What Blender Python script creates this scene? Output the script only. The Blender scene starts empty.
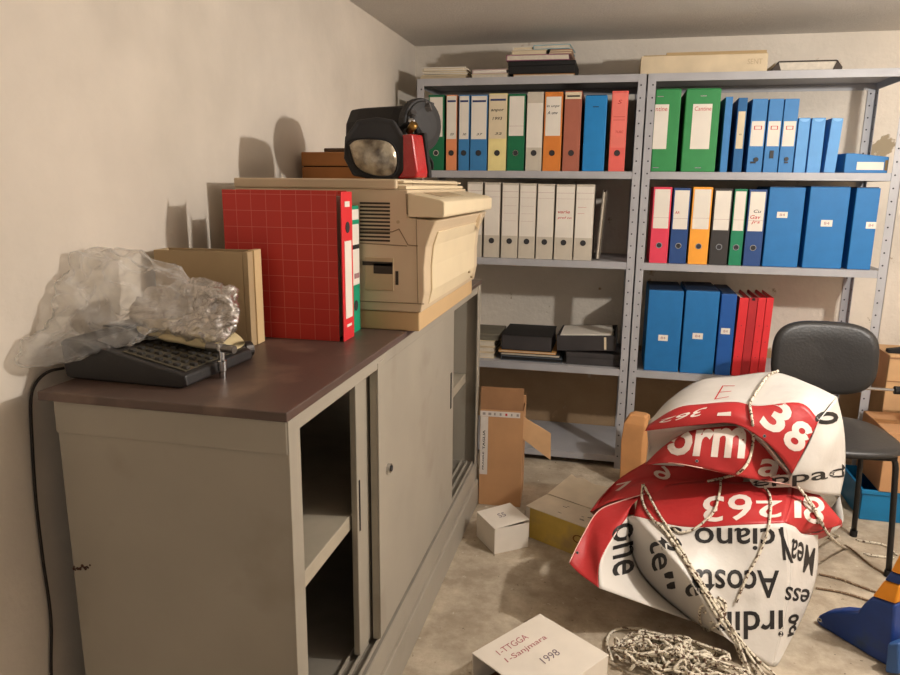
import bpy, bmesh, math, random
from mathutils import Vector, Matrix, noise
from mathutils.bvhtree import BVHTree
random.seed(7)
C = bpy.context.scene.collection
R = math.radians

# ------------------------------------------------------------------ camera
ZE, YAW, PITCH, ROLL, FPX = 1.2539, 0.2252, 0.2119, 0.0108, 707.5
YF, YB, XL, XR, YN, ZC = 3.121, 3.541, -1.0, 2.3, -1.4, 1.9143
X0, X1, X2 = -0.877, 0.0933, 1.0658
Z1, Z2, Z3, Z4, Z5 = 1.7039, 1.3179, 0.9393, 0.4653, 0.06
FW = Vector((-math.sin(YAW)*math.cos(PITCH), math.cos(YAW)*math.cos(PITCH), -math.sin(PITCH)))
_r = Vector((math.cos(YAW), math.sin(YAW), 0)); _u = _r.cross(FW)
RT = math.cos(ROLL)*_r + math.sin(ROLL)*_u
UP = -math.sin(ROLL)*_r + math.cos(ROLL)*_u
EYE = Vector((0, 0, ZE))
def ray(px, py): return FW + RT*((px-450)/FPX) - UP*((py-337.5)/FPX)
def un(px, py, ax, v):
    d = ray(px, py); i = 'xyz'.index(ax)
    return EYE + d*((v-EYE[i])/d[i])
cd = bpy.data.cameras.new('camera'); co = bpy.data.objects.new('camera', cd); C.objects.link(co)
M = Matrix((RT, UP, -FW)).transposed().to_4x4(); M.translation = EYE
co.matrix_world = M
cd.sensor_width = 36; cd.lens = FPX*36/900; cd.clip_start = 0.02
bpy.context.scene.camera = co

# ------------------------------------------------------------------ text meshes (made first, scene still empty)
TXT = {}
def text_raw(s, bold=0.0, shear=0.0):
    k = (s, bold, shear)
    if k in TXT: return TXT[k]
    cu = bpy.data.curves.new('t', 'FONT'); cu.body = s; cu.size = 1; cu.offset = bold; cu.shear = shear; cu.resolution_u = 3
    o = bpy.data.objects.new('t', cu); C.objects.link(o)
    dg = bpy.context.evaluated_depsgraph_get(); dg.update()
    me = bpy.data.meshes.new_from_object(o.evaluated_get(dg))
    vs = [tuple(v.co) for v in me.vertices]; fs = [tuple(p.vertices) for p in me.polygons]
    bpy.data.objects.remove(o); bpy.data.meshes.remove(me)
    x0 = min(v[0] for v in vs); x1 = max(v[0] for v in vs); y0 = min(v[1] for v in vs); y1 = max(v[1] for v in vs)
    TXT[k] = ([((v[0]-x0)/(x1-x0), (v[1]-y0)/(y1-y0)) for v in vs], fs, (x1-x0)/(y1-y0))
    return TXT[k]

# ------------------------------------------------------------------ materials
def lin(c):
    return tuple(((v/255)/12.92 if v/255 <= 0.04045 else ((v/255+0.055)/1.055)**2.4) for v in c)
MATS = {}
def mat(name, rgb, rough=0.6, metal=0.0, var=0.1, scale=12, bump=0.0, bscale=80, spec=0.4, rgb2=None, thr=None, tscale=6, coat=0):
    if name in MATS: return MATS[name]
    m = bpy.data.materials.new(name); m.use_nodes = True
    n = m.node_tree.nodes; l = m.node_tree.links; b = n['Principled BSDF']
    c = lin(rgb)
    tc = n.new('ShaderNodeTexCoord')
    nz = n.new('ShaderNodeTexNoise'); nz.inputs['Scale'].default_value = scale; nz.inputs['Detail'].default_value = 5
    l.new(tc.outputs['Object'], nz.inputs['Vector'])
    cr = n.new('ShaderNodeValToRGB')
    cr.color_ramp.elements[0].position = 0.3; cr.color_ramp.elements[1].position = 0.7
    cr.color_ramp.elements[0].color = tuple(v*(1-var) for v in c)+(1,)
    cr.color_ramp.elements[1].color = tuple(min(1, v*(1+var)) for v in c)+(1,)
    l.new(nz.outputs['Fac'], cr.inputs['Fac'])
    out = cr.outputs['Color']
    if rgb2:
        n2 = n.new('ShaderNodeTexNoise'); n2.inputs['Scale'].default_value = tscale; n2.inputs['Detail'].default_value = 6
        l.new(tc.outputs['Object'], n2.inputs['Vector'])
        r2 = n.new('ShaderNodeValToRGB'); r2.color_ramp.elements[0].position = thr[0]; r2.color_ramp.elements[1].position = thr[1]
        l.new(n2.outputs['Fac'], r2.inputs['Fac'])
        mx = n.new('ShaderNodeMix'); mx.data_type = 'RGBA'
        l.new(r2.outputs['Color'], mx.inputs['Factor']); l.new(out, mx.inputs['A']); mx.inputs['B'].default_value = lin(rgb2)+(1,)
        out = mx.outputs['Result']
    l.new(out, b.inputs['Base Color'])
    b.inputs['Roughness'].default_value = rough; b.inputs['Metallic'].default_value = metal
    b.inputs['Specular IOR Level'].default_value = spec
    if coat: b.inputs['Coat Weight'].default_value = coat
    if bump:
        nb = n.new('ShaderNodeTexNoise'); nb.inputs['Scale'].default_value = bscale; nb.inputs['Detail'].default_value = 4
        l.new(tc.outputs['Object'], nb.inputs['Vector'])
        bp = n.new('ShaderNodeBump'); bp.inputs['Strength'].default_value = bump; bp.inputs['Distance'].default_value = 0.01
        l.new(nb.outputs['Fac'], bp.inputs['Height']); l.new(bp.outputs['Normal'], b.inputs['Normal'])
    MATS[name] = m
    return m

# ------------------------------------------------------------------ mesh builder
class MB:
    def __init__(s): s.v = []; s.f = []; s.m = []
    def add(s, vs, fs, mi=0):
        k = len(s.v); s.v += [Vector(v) for v in vs]; s.f += [tuple(i+k for i in f) for f in fs]; s.m += [mi]*len(fs); return s
    def box(s, x0, x1, y0, y1, z0, z1, mi=0, M=None):
        vs = [Vector((x, y, z)) for z in (z0, z1) for y in (y0, y1) for x in (x0, x1)]
        if M: vs = [M @ v for v in vs]
        return s.add(vs, [(0,2,3,1),(4,5,7,6),(0,1,5,4),(2,6,7,3),(0,4,6,2),(1,3,7,5)], mi)
    def prism(s, pts, a, b, axis='y', mi=0, M=None):
        n = len(pts)
        def P(p, t):
            return {'y': (p[0], t, p[1]), 'x': (t, p[0], p[1]), 'z': (p[0], p[1], t)}[axis]
        vs = [Vector(P(p, a)) for p in pts]+[Vector(P(p, b)) for p in pts]
        if M: vs = [M @ v for v in vs]
        fs = [tuple(range(n)), tuple(range(2*n-1, n-1, -1))]+[(i, (i+1) % n, (i+1) % n+n, i+n)[::-1] for i in range(n)]
        return s.add(vs, fs, mi)
    def lathe(s, prof, n=24, mi=0, M=None):   # prof (r,z)
        vs = []; fs = []; k = len(prof)
        for i in range(n):
            a = 2*math.pi*i/n
            for r, z in prof: vs.append(Vector((r*math.cos(a), r*math.sin(a), z)))
        for i in range(n):
            j = (i+1) % n
            for t in range(k-1): fs.append((i*k+t, j*k+t, j*k+t+1, i*k+t+1))
        fs.append(tuple(i*k for i in range(n))[::-1]); fs.append(tuple(i*k+k-1 for i in range(n)))
        if M: vs = [M @ v for v in vs]
        return s.add(vs, fs, mi)
    def cyl(s, p, q, r, n=12, mi=0, r2=None):
        p = Vector(p); q = Vector(q); d = q-p
        Mx = Matrix.Translation(p) @ d.to_track_quat('Z', 'Y').to_matrix().to_4x4()
        return s.lathe([(r, 0), (r if r2 is None else r2, d.length)], n, mi, Mx)
    def disc(s, c, r, nrm=(0,-1,0), n=12, mi=0, th=0.0008):
        c = Vector(c); return s.cyl(c, c+Vector(nrm)*th, r, n, mi)
    def tube(s, pts, r, n=6, mi=0):
        pts = [Vector(p) for p in pts]; k = len(pts); vs = []; fs = []
        up = Vector((0.13, 0.2, 1)).normalized()
        for i, p in enumerate(pts):
            t = (pts[min(i+1, k-1)]-pts[max(i-1, 0)])
            if t.length < 1e-7: t = Vector((0, 0, 1))
            t.normalize(); a = t.cross(up)
            if a.length < 1e-3: a = t.cross(Vector((1, 0, 0)))
            a.normalize(); b = a.cross(t)
            for j in range(n):
                g = 2*math.pi*j/n; vs.append(p+a*r*math.cos(g)+b*r*math.sin(g))
        for i in range(k-1):
            for j in range(n): fs.append((i*n+j, i*n+(j+1) % n, (i+1)*n+(j+1) % n, (i+1)*n+j))
        fs.append(tuple(range(n))[::-1]); fs.append(tuple((k-1)*n+j for j in range(n)))
        return s.add(vs, fs, mi)
    def text(s, st, x0, x1, z0, z1, y, mi=0, bold=0.0, shear=0.0, M=None):   # upright, facing -y
        vs, fs, ar = text_raw(st, bold, shear)
        vs = [Vector((x0+(x1-x0)*a, y, z0+(z1-z0)*b)) for a, b in vs]
        if M: vs = [M @ v for v in vs]
        return s.add(vs, fs, mi)
    def build(s, name, mats, parent=None, bevel=0, smooth=False, seg=2, solid=0, sub=0):
        me = bpy.data.meshes.new(name); me.from_pydata([tuple(v) for v in s.v], [], s.f)
        if not isinstance(mats, (list, tuple)): mats = [mats]
        for m in mats: me.materials.append(m)
        for p, mi in zip(me.polygons, s.m): p.material_index = mi; p.use_smooth = smooth
        me.validate(); me.update()
        o = bpy.data.objects.new(name, me); C.objects.link(o)
        if parent: o.parent = parent
        if sub:
            q = o.modifiers.new('sub', 'SUBSURF'); q.levels = sub; q.render_levels = sub
        if bevel:
            q = o.modifiers.new('bevel', 'BEVEL'); q.width = bevel; q.segments = seg; q.limit_method = 'ANGLE'; q.angle_limit = R(40)
        if solid:
            q = o.modifiers.new('solid', 'SOLIDIFY'); q.thickness = solid; q.offset = 0
        return o
def tag(o, label, cat, group=None):
    o['label'] = label; o['category'] = cat
    if group: o['group'] = group
    return o
def thing(name, label, cat, loc=(0,0,0), rot=(0,0,0), group=None):
    o = bpy.data.objects.new(name, None); C.objects.link(o); o.empty_display_size = 0.05
    o.location = loc; o.rotation_euler = rot
    return tag(o, label, cat, group)
def struct(o): o['kind'] = 'structure'; return o
def cr(p, t):   # catmull-rom over list of vectors, t in [0,1]
    n = len(p)-1; x = t*n; i = min(int(x), n-1); f = x-i
    a, b = p[i], p[i+1]; z = p[i-1] if i > 0 else a*2-b; d = p[i+2] if i+2 <= n else b*2-a
    return 0.5*(2*a + (b-z)*f + (2*z-5*a+4*b-d)*f*f + (3*a-z-3*b+d)*f**3)
def spline(p, n): p = [Vector(q) for q in p]; return [cr(p, i/(n-1)) for i in range(n)]

# ------------------------------------------------------------------ setting
def wall_mat(name, base, mode):
    m = bpy.data.materials.new(name); m.use_nodes = True
    n = m.node_tree.nodes; l = m.node_tree.links; b = n['Principled BSDF']
    tc = n.new('ShaderNodeTexCoord')
    def nz(sc, det=6, rough=0.55):
        q = n.new('ShaderNodeTexNoise'); q.inputs['Scale'].default_value = sc; q.inputs['Detail'].default_value = det; q.inputs['Roughness'].default_value = rough
        l.new(tc.outputs['Object'], q.inputs['Vector']); return q.outputs['Fac']
    def ramp(f, a, c):
        q = n.new('ShaderNodeMapRange'); q.inputs['From Min'].default_value = a; q.inputs['From Max'].default_value = c
        l.new(f, q.inputs['Value']); return q.outputs['Result']
    def mix(f, A, B):
        q = n.new('ShaderNodeMix'); q.data_type = 'RGBA'; l.new(f, q.inputs['Factor'])
        for k, v in (('A', A), ('B', B)):
            if isinstance(v, tuple): q.inputs[k].default_value = v+(1,)
            else: l.new(v, q.inputs[k])
        return q.outputs['Result']
    def math_(op, a, c):
        q = n.new('ShaderNodeMath'); q.operation = op
        for k, v in ((0, a), (1, c)):
            if isinstance(v, (int, float)): q.inputs[k].default_value = v
            else: l.new(v, q.inputs[k])
        return q.outputs[0]
    c = lin(base)
    col = mix(ramp(nz(3), 0.35, 0.7), tuple(v*0.9 for v in c), tuple(min(1, v*1.05) for v in c))
    h = nz(45, 5)
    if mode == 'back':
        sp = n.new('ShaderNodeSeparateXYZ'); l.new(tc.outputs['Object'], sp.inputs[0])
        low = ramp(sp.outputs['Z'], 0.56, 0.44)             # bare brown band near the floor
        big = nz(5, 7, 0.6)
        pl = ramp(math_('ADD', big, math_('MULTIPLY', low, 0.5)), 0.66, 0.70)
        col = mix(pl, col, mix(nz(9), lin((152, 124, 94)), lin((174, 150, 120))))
        ch = ramp(nz(7, 8, 0.65), 0.665, 0.69)             # chipped paint, grey plaster underneath
        col = mix(ch, col, lin((176, 160, 138)))
        for (px_, py_, rd) in ((884, 146, 0.085), (868, 152, 0.05), (700, 55, 0.03)):
            vm = n.new('ShaderNodeVectorMath'); vm.operation = 'DISTANCE'; vm.inputs[1].default_value = un(px_, py_, 'y', YB); l.new(tc.outputs['Object'], vm.inputs[0])
            pm = ramp(math_('ADD', vm.outputs['Value'], math_('MULTIPLY', nz(22, 5), rd*1.1)), rd*1.12, rd*1.04)
            col = mix(pm, col, lin((164, 150, 126)))
        h = math_('SUBTRACT', h, math_('MULTIPLY', ch, 0.5))
    if mode == 'left':
        st = ramp(nz(1.4, 4), 0.62, 0.8); col = mix(st, col, tuple(v*0.82 for v in c))
    if mode == 'ceil':
        h = nz(120, 8, 0.7)
        col = mix(ramp(nz(150, 4), 0.4, 0.65), tuple(v*0.88 for v in c), col)
    if mode == 'floor':
        col = mix(ramp(nz(7, 8, 0.7), 0.4, 0.68), lin((158, 144, 125)), lin((200, 186, 165)))
        col = mix(ramp(nz(2.3, 6), 0.55, 0.75), col, lin((168, 155, 136)))
        col = mix(ramp(nz(26, 6, 0.7), 0.64, 0.7), col, lin((208, 198, 180)))
        col = mix(ramp(nz(60, 3), 0.68, 0.74), col, lin((92, 78, 64)))
        h = nz(35, 7, 0.65)
    l.new(col, b.inputs['Base Color']); b.inputs['Roughness'].default_value = 0.9; b.inputs['Specular IOR Level'].default_value = 0.15
    bp = n.new('ShaderNodeBump'); bp.inputs['Strength'].default_value = {'ceil': 1.0, 'floor': 0.35, 'back': 0.35, 'left': 0.12}[mode]; bp.inputs['Distance'].default_value = 0.012
    l.new(h, bp.inputs['Height']); l.new(bp.outputs['Normal'], b.inputs['Normal'])
    return m
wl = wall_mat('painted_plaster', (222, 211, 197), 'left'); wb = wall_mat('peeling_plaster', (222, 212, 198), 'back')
wc = wall_mat('stucco', (238, 231, 222), 'ceil'); wf = wall_mat('concrete', (165, 150, 130), 'floor')
T = 0.1
struct(MB().box(XL-T, XR+T, YN-T, YB+T, -T, 0).build('floor', wf))
struct(MB().box(XL-T, XR+T, YN-T, YB+T, ZC, ZC+T).build('ceiling', wc))
struct(MB().box(XL-T, XL, YN-T, YB+T, 0, ZC).build('wall_left', wl))
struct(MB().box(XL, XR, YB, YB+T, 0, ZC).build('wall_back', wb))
struct(MB().box(XR, XR+T, YN-T, YB+T, 0, ZC).build('wall_right', wl))
b = MB(); b.box(XL, -0.6, YN-T, YN, 0, ZC); b.box(1.7, XR, YN-T, YN, 0, ZC); b.box(-0.6, 1.7, YN-T, YN, 1.86, ZC)   # assumed doorway behind the camera, added to let in fill light
struct(b.build('wall_front', wl))

# ------------------------------------------------------------------ palette
galv = mat('grey_painted_steel', (168, 167, 170), 0.42, 0.0, 0.08, 10)
hole = mat('dark_hole', (52, 50, 52), 0.8)
black = mat('black_plastic', (34, 32, 32), 0.5, bump=0.05, bscale=200)
blackm = mat('matte_black', (26, 24, 24), 0.75)
white = mat('white_paper', (226, 218, 206), 0.8, var=0.04)
cream = mat('cream_paper', (216, 200, 170), 0.8, var=0.06)
pages = mat('page_edges', (205, 195, 178), 0.9, var=0.08, scale=60)
chrome = mat('chrome', (200, 200, 200), 0.2, 1.0, 0.03)
kraft = mat('brown_cardboard', (186, 140, 98), 0.85, var=0.08, scale=9)
kraftd = mat('dark_cardboard', (150, 110, 76), 0.9, var=0.1)
ink = mat('black_ink', (40, 36, 36), 0.8)
redink = mat('red_ink', (190, 60, 58), 0.8)
pinkink = mat('faded_ink', (160, 120, 120), 0.8)
COL = dict(green=(16, 104, 66), orange=(222, 140, 96), blue=(58, 124, 178), yellow=(232, 216, 150), grey=(196, 186, 170), amber=(214, 126, 52),
           brick=(168, 98, 78), bright=(26, 126, 192), salmon=(226, 100, 90), leaf=(48, 136, 74), sky=(92, 154, 212), mid=(54, 122, 182),
           pink=(222, 62, 86), navy=(34, 68, 124), gold=(240, 160, 52), dark=(52, 48, 46), emerald=(14, 122, 84), cobalt=(30, 110, 172), red=(216, 46, 52), deep=(28, 84, 158), teal=(30, 96, 150))
def cm(k): return mat('card_'+k, COL[k], 0.55, var=0.06, scale=20)

# ------------------------------------------------------------------ steel racks
def rack(xa, xb, label):
    t = thing('steel_shelving_rack', label, 'shelving', (xa, YF, 0), group='grey steel racks along the back wall')
    W = xb-xa; D = YB-YF-0.004; w = 0.034; H = Z1-0.002
    for sx in (0, 1):
        for sy in (0, 1):
            b = MB(); x = 0.001 if sx == 0 else W-0.001; y = 0.0 if sy == 0 else D; dx = 1 if sx == 0 else -1; dy = 1 if sy == 0 else -1
            b.box(min(x, x+dx*w), max(x, x+dx*w), min(y, y+dy*0.002), max(y, y+dy*0.002), 0, H)
            b.box(min(x, x+dx*0.002), max(x, x+dx*0.002), min(y, y+dy*w), max(y, y+dy*w), 0, H)
            k = 0
            while 0.06+k*0.05 < H-0.02:
                z = 0.06+k*0.05; k += 1
                b.disc((x+dx*0.022, y-0.0003 if sy == 0 else y-0.0023, z), 0.0036, (0, -1, 0), 8, 1, 0.0006)
                b.disc((x-dx*0.0003 if True else x, y+dy*0.022, z), 0.0036, (-dx, 0, 0), 8, 1, 0.0006)
                b.disc((x+dx*0.0023, y+dy*0.022, z), 0.0036, (dx, 0, 0), 8, 1, 0.0006)
            b.build('post', [galv, hole], t)
    for z in (Z1, Z2, Z3, Z4, Z5):
        b = MB(); x0, x1, y0, y1 = 0.0035, W-0.0035, 0.0025, D-0.0025
        b.box(x0, x1, y0, y1, z-0.0016, z)
        b.box(x0, x1, y0, y0+0.0016, z-0.03, z-0.0017); b.box(x0, x1, y1-0.0016, y1, z-0.03, z-0.0017)
        b.box(x0, x0+0.0016, y0+0.002, y1-0.002, z-0.03, z-0.0017); b.box(x1-0.0016, x1, y0+0.002, y1-0.002, z-0.03, z-0.0017)
        b.box(x0, x1, y0+0.0017, y0+0.014, z-0.03, z-0.0285)
        b.build('shelf', galv, t)
        for xx in (0.02, W-0.02):
            pass
    return t
rack(X0, X1-0.0005, 'grey steel rack with coloured lever arch files, left one by the copier')
rack(X1+0.0005, X2, 'grey steel rack holding green and blue boxes, right one behind the black chair')

# ------------------------------------------------------------------ binders
def zt(px, py): return un(px, py, 'y', YF+0.02).z
def xx(px, z, y=None):
    # x of pixel column px on the front plane at height z (solve py iteratively)
    y = YF+0.02 if y is None else y
    lo = 0.0; hi = 675.0
    for _ in range(40):
        md = (lo+hi)/2
        if un(px, md, 'y', y).z > z: lo = md
        else: hi = md
    return un(px, lo, 'y', y).x
def binder(x, z, w, h, cover, label, group, lab=None, ring=True, d=0.285, y=YF+0.018, labc=None, notes=(), rz=0.0, ry=0.0, lower=None, name='lever_arch_file', cat='binder', ringz=0.075, spine=None):
    """upright file, spine to the front; lab=(z0,z1,inset) of the spine label as fractions"""
    t = thing(name, label, cat, (x+w/2, y, z+0.0004+abs(math.sin(ry))*w/2), (0, ry, rz), group)
    h2 = w/2; c = 0.003
    b = MB()
    b.box(-h2, -h2+c, 0.002, d, 0, h); b.box(h2-c, h2, 0.002, d, 0, h)
    b.box(-h2, h2, 0, c, 0, h, 1)
    b.build('cover', [cover, spine or cover], t, bevel=0.001)
    MB().box(-h2+c+0.0008, h2-c-0.0008, c+0.001, d-0.008, 0.006, h-0.012).build('paper_block', pages, t)
    if ring:
        rr = min(0.0125, w*0.26)
        q = MB(); M = Matrix.Translation((0, -0.0003, ringz)) @ Matrix.Rotation(R(90), 4, 'X')
        q.lathe([(rr*0.78, 0), (rr*0.78, 0.0012), (rr, 0.0012), (rr, 0)], 18, 0, M)
        q.disc((0, -0.0002, ringz), rr*0.78, (0, -1, 0), 18, 1, 0.0005)
        q.build('finger_ring', [chrome if ring is True else black, hole], t, smooth=False)
    if lab:
        q = MB(); z0, z1, ins = lab[:3]
        q.box(-h2+ins, h2-ins, -0.0011, -0.0003, z0*h, z1*h)
        lo = q.build('spine_label', labc or white, t)
        if notes:
            bars = {}; lw = w-2*ins
            for (st, fx0, fx1, fz0, fz1, mk) in notes:
                xa, xb = -h2+ins+lw*fx0, -h2+ins+lw*fx1
                if st == '-': bars.setdefault(mk.name, (MB(), mk))[0].box(xa, xb, -0.0016, -0.0012, fz0*h, fz1*h)
                else: MB().text(st, xa, xb, fz0*h, fz1*h, -0.0015, 0, 0.01, 0.2).build('lettering', mk, lo)
            for g, mk in bars.values(): g.build('printed_lines', mk, lo)
    return t
def row(z, items, group):
    prev = -9
    for it in items:
        pl, pr, ptop = it['px']
        xa = max(xx(pl, z), prev+0.0015); xb = xx(pr, z); prev = xb
        h = it.get('h') or (zt((pl+pr)/2, ptop)-z)
        binder(xa, z, xb-xa, h, it['c'] if not isinstance(it['c'], str) else cm(it['c']), it['l'], group if it.get('g', 1) else None, it.get('lab'), it.get('ring', True), d=it.get('d', 0.285),
               labc=it.get('labc'), notes=it.get('notes', ()), spine=it.get('spine'), name=it.get('name', 'lever_arch_file'), cat=it.get('cat', 'binder'), ringz=it.get('rz', 0.075), ry=it.get('ry', 0), rz=it.get('yaw', 0))
navyink = mat('navy_ink', (40, 52, 96), 0.8)
hd = lambda mk: ('-', 0.06, 0.94, 0.905, 0.93, mk)
num = lambda s: (s, 0.35, 0.75, 0.47, 0.5, ink)
G1 = 'lever arch files on the upper left shelf'
row(Z2, [
 dict(px=(428.4, 443.6, 95), c='green', l='dark green lever arch file with white label, half hidden behind the headlights', lab=(0.45, 0.97, 0.006)),
 dict(px=(446, 456.2, 95), c='orange', l='narrow peach lever arch file between a green and a blue one', lab=(0.42, 0.985, 0.002), ring='b', notes=(hd(navyink), num('20'))),
 dict(px=(458.3, 468.7, 95), c='blue', l='narrow blue lever arch file beside the peach one', lab=(0.42, 0.985, 0.003), ring='b', notes=(hd(navyink), num('30'))),
 dict(px=(470, 486.3, 95), c='blue', l='wide blue lever arch file beside the pale yellow one', lab=(0.42, 0.985, 0.003), ring='b', notes=(hd(navyink), num('37'))),
 dict(px=(487.8, 505.5, 93.5), c='yellow', l='pale yellow lever arch file with black handwriting on its spine', lab=(0.42, 0.985, 0.001), ring='b', labc=cream, notes=(hd(navyink), ('anpor', 0.1, 0.85, 0.76, 0.8, ink), ('1993', 0.2, 0.75, 0.66, 0.7, ink), num('32'))),
 dict(px=(506.7, 523.4, 94), c='green', l='dark green lever arch file between pale yellow and white ones', lab=(0.46, 0.97, 0.005), notes=(('-', 0, 1, 0.585, 0.588, pinkink),)),
 dict(px=(525.2, 541, 92), c='grey', l='grey-white lever arch file with long blank white spine label, upper left shelf', lab=(0.3, 0.86, 0.001), ring='b'),
 dict(px=(542.4, 560, 92), c='amber', l='orange lever arch file with scribbled label beside the brown one', lab=(0.45, 0.94, 0.006), ring='b', notes=(('in unpc', 0.05, 0.9, 0.8, 0.84, ink), ('A unv', 0.1, 0.8, 0.72, 0.76, ink))),
 dict(px=(562, 578.5, 91), c='brick', l='brownish red lever arch file left of the bright blue box', lab=(0.9, 0.985, 0.002), ring='b', labc=cream, notes=(('-', 0.1, 0.9, 0.925, 0.945, ink),)),
], G1)
def blue_box(px, z, top, label, group, c='cobalt', sticker=None, depth=0.29, y=YF+0.018, side=None, rz=0, name='archive_box', wscale=1):
    xa, xb = xx(px[0], z), xx(px[1], z); w = xb-xa; h = zt((px[0]+px[1])/2, top)-z
    t = thing(name, label, 'box file', ((xa+xb)/2, y, z+0.0004), (0, 0, rz), group)
    b = MB(); h2 = w/2
    b.box(-h2, h2, 0.0, depth, 0, h)
    b.build('body', cm(c), t, bevel=0.003)
    q = MB(); q.box(-h2+0.004, h2-0.004, 0.012, depth-0.002, h+0.0002, h+0.0035); q.box(-h2+0.002, h2-0.002, depth+0.0004, depth+0.002, 0.01, h-0.002)
    q.build('flap', mat('dark_blue_card', (26, 46, 74), 0.6), t)
    if sticker:
        sx, sz, sw, sh = sticker
        MB().box(-h2+w*sx-sw/2, -h2+w*sx+sw/2, -0.0011, -0.0003, h*sz-sh/2, h*sz+sh/2).build('sticker', white, t)
        if True:
            g = MB(); g.text('84', -h2+w*sx-sw*0.25, -h2+w*sx+sw*0.25, h*sz-sh*0.22, h*sz+sh*0.22, -0.0014, 0)
            g.build('lettering', pinkink, t)
    return t
b10 = blue_box((581.8, 603.5), Z2, 95.5, 'bright blue box file between brown and salmon files', None, 'bright', None, 0.27, rz=0)
g = MB(); g.box(-0.012, 0.012, -0.0012, -0.0003, 0.26, 0.263); g.build('lettering', ink, b10)
row(Z2, [dict(px=(608, 624, 91), c='salmon', l='salmon red lever arch file at the right end of the upper left shelf', ring='b', spine=cm('salmon'), lab=(0.3, 0.97, 0.003), labc=mat('salmon_label', (232, 120, 108), 0.7),
              notes=(('S', 0.35, 0.65, 0.84, 0.89, redink), ('-', 0.1, 0.9, 0.68, 0.685, redink), ('-', 0.1, 0.9, 0.64, 0.645, redink), ('TUSC', 0.3, 0.85, 0.48, 0.51, redink)), g=0)], None)
G2 = 'grey-white lever arch files on the second shelf'
gl = [
 ((466.5, 481.3, 182), 'grey-white file at the copier end of its row, half hidden'),
 ((483.4, 498.8, 182.5), 'second grey-white file from the copier, plain blank label'),
 ((500.8, 516.9, 183), 'third grey-white file from the copier, faint lines on its label'),
 ((518, 534, 183.5), 'fourth grey-white file from the copier, in the middle of its row'),
 ((535.5, 552, 184), 'fifth grey-white file from the copier, cleanest blank label'),
 ((553.7, 571.8, 184.5), 'grey-white file with red handwriting on its label'),
 ((573.2, 591, 184.5), 'grey-white file at the right end of its row by the leaning folder'),
]
for i, (px, lb) in enumerate(gl):
    nt = [('-', 0, 1, 0.885, 0.888, pinkink), ('-', 0, 1, 0.81, 0.812, pinkink)]
    if i in (2, 3): nt += [('-', 0.1, 0.9, 0.7, 0.702, pinkink), ('-', 0.1, 0.9, 0.6, 0.602, pinkink), ('-', 0.1, 0.9, 0.5, 0.502, pinkink)]
    if i == 5: nt += [('varie', 0.1, 0.8, 0.62, 0.66, redink), ('prof co', 0.1, 0.9, 0.54, 0.58, redink)]
    if i == 6: nt += [('-', 0.1, 0.6, 0.7, 0.703, redink), ('-', 0.1, 0.5, 0.62, 0.623, redink)]
    row(Z3, [dict(px=px, c='grey', l=lb, lab=(0.3, 0.97, 0.002), ring='b', notes=nt)], G2)
# leaning grey folder at the end of that row
xa = xx(594.5, Z3)
t = thing('document_folder', 'thin grey folder standing at the right end of the grey-white files', 'folder', (xa+0.012, YF+0.06, Z3+0.001), (0, R(3), 0))
b = MB(); b.box(-0.008, -0.0066, 0, 0.24, 0, 0.3); b.box(0.0066, 0.008, 0, 0.24, 0.0008, 0.3); b.box(-0.008, 0.008, 0.24, 0.2414, 0.0008, 0.3)
b.build('cover', mat('grey_card', (150, 140, 128), 0.8), t)
MB().box(-0.005, 0.005, 0.006, 0.236, 0.003, 0.292).build('paper_block', pages, t)

# --- right rack, upper shelf
for (px, top, lb, fx) in (((650.5, 675.6), 89.5, 'wide green box file next to the middle posts, label cut by the post', 0.24), ((680.3, 714.5), 89, 'wide green box file with full white label beside the slim blue file', 0.5)):
    xa, xb = xx(px[0], Z2), xx(px[1], Z2)
    if fx < 0.3: xa = X1+0.037
    w = xb-xa; h = zt((px[0]+px[1])/2, top)-Z2; h2 = w/2
    t = thing('box_file', lb, 'box file', ((xa+xb)/2, YF+0.018, Z2+0.0004), (0, 0, 0), 'wide green box files')
    MB().box(-h2, h2, 0, 0.28, 0, h).build('body', cm('leaf'), t, bevel=0.004)
    MB().box(-h2+0.004, h2-0.004, 0.01, 0.276, h+0.0003, h+0.003).build('lid', cm('leaf'), t)
    q = MB(); q.box(-h2+w*fx-0.037, -h2+w*fx+0.037 if fx > 0.3 else -h2+w*0.24+0.04, -0.0012, -0.0003, 0.28*h, 0.82*h)
    if fx < 0.3:
        q = MB(); q.box(-h2+0.001, -h2+0.056, -0.0012, -0.0003, 0.28*h, 0.82*h)
    lo = q.build('spine_label', white, t)
    g = MB()
    if fx > 0.3: g.text('Cantine', -0.03, 0.034, 0.74*h, 0.79*h, -0.0016, 0, 0, 0.1)
    else: g.text('ntine', -h2+0.004, -h2+0.05, 0.74*h, 0.79*h, -0.0016, 0, 0, 0.1)
    g.build('lettering', redink, lo)
    q = MB(); xc = 0 if fx > 0.3 else -h2+0.02
    for zz in (0.915, 0.05): q.box(xc-0.012, xc+0.012, -0.0012, -0.0003, zz*h-0.0015, zz*h+0.0015)
    q.build('staple', chrome, t)
stamp = (('-', 0.2, 0.8, 0.63, 0.636, redink), ('-', 0.2, 0.8, 0.585, 0.591, redink), ('-', 0.2, 0.27, 0.591, 0.63, redink), ('-', 0.73, 0.8, 0.591, 0.63, redink))
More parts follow.
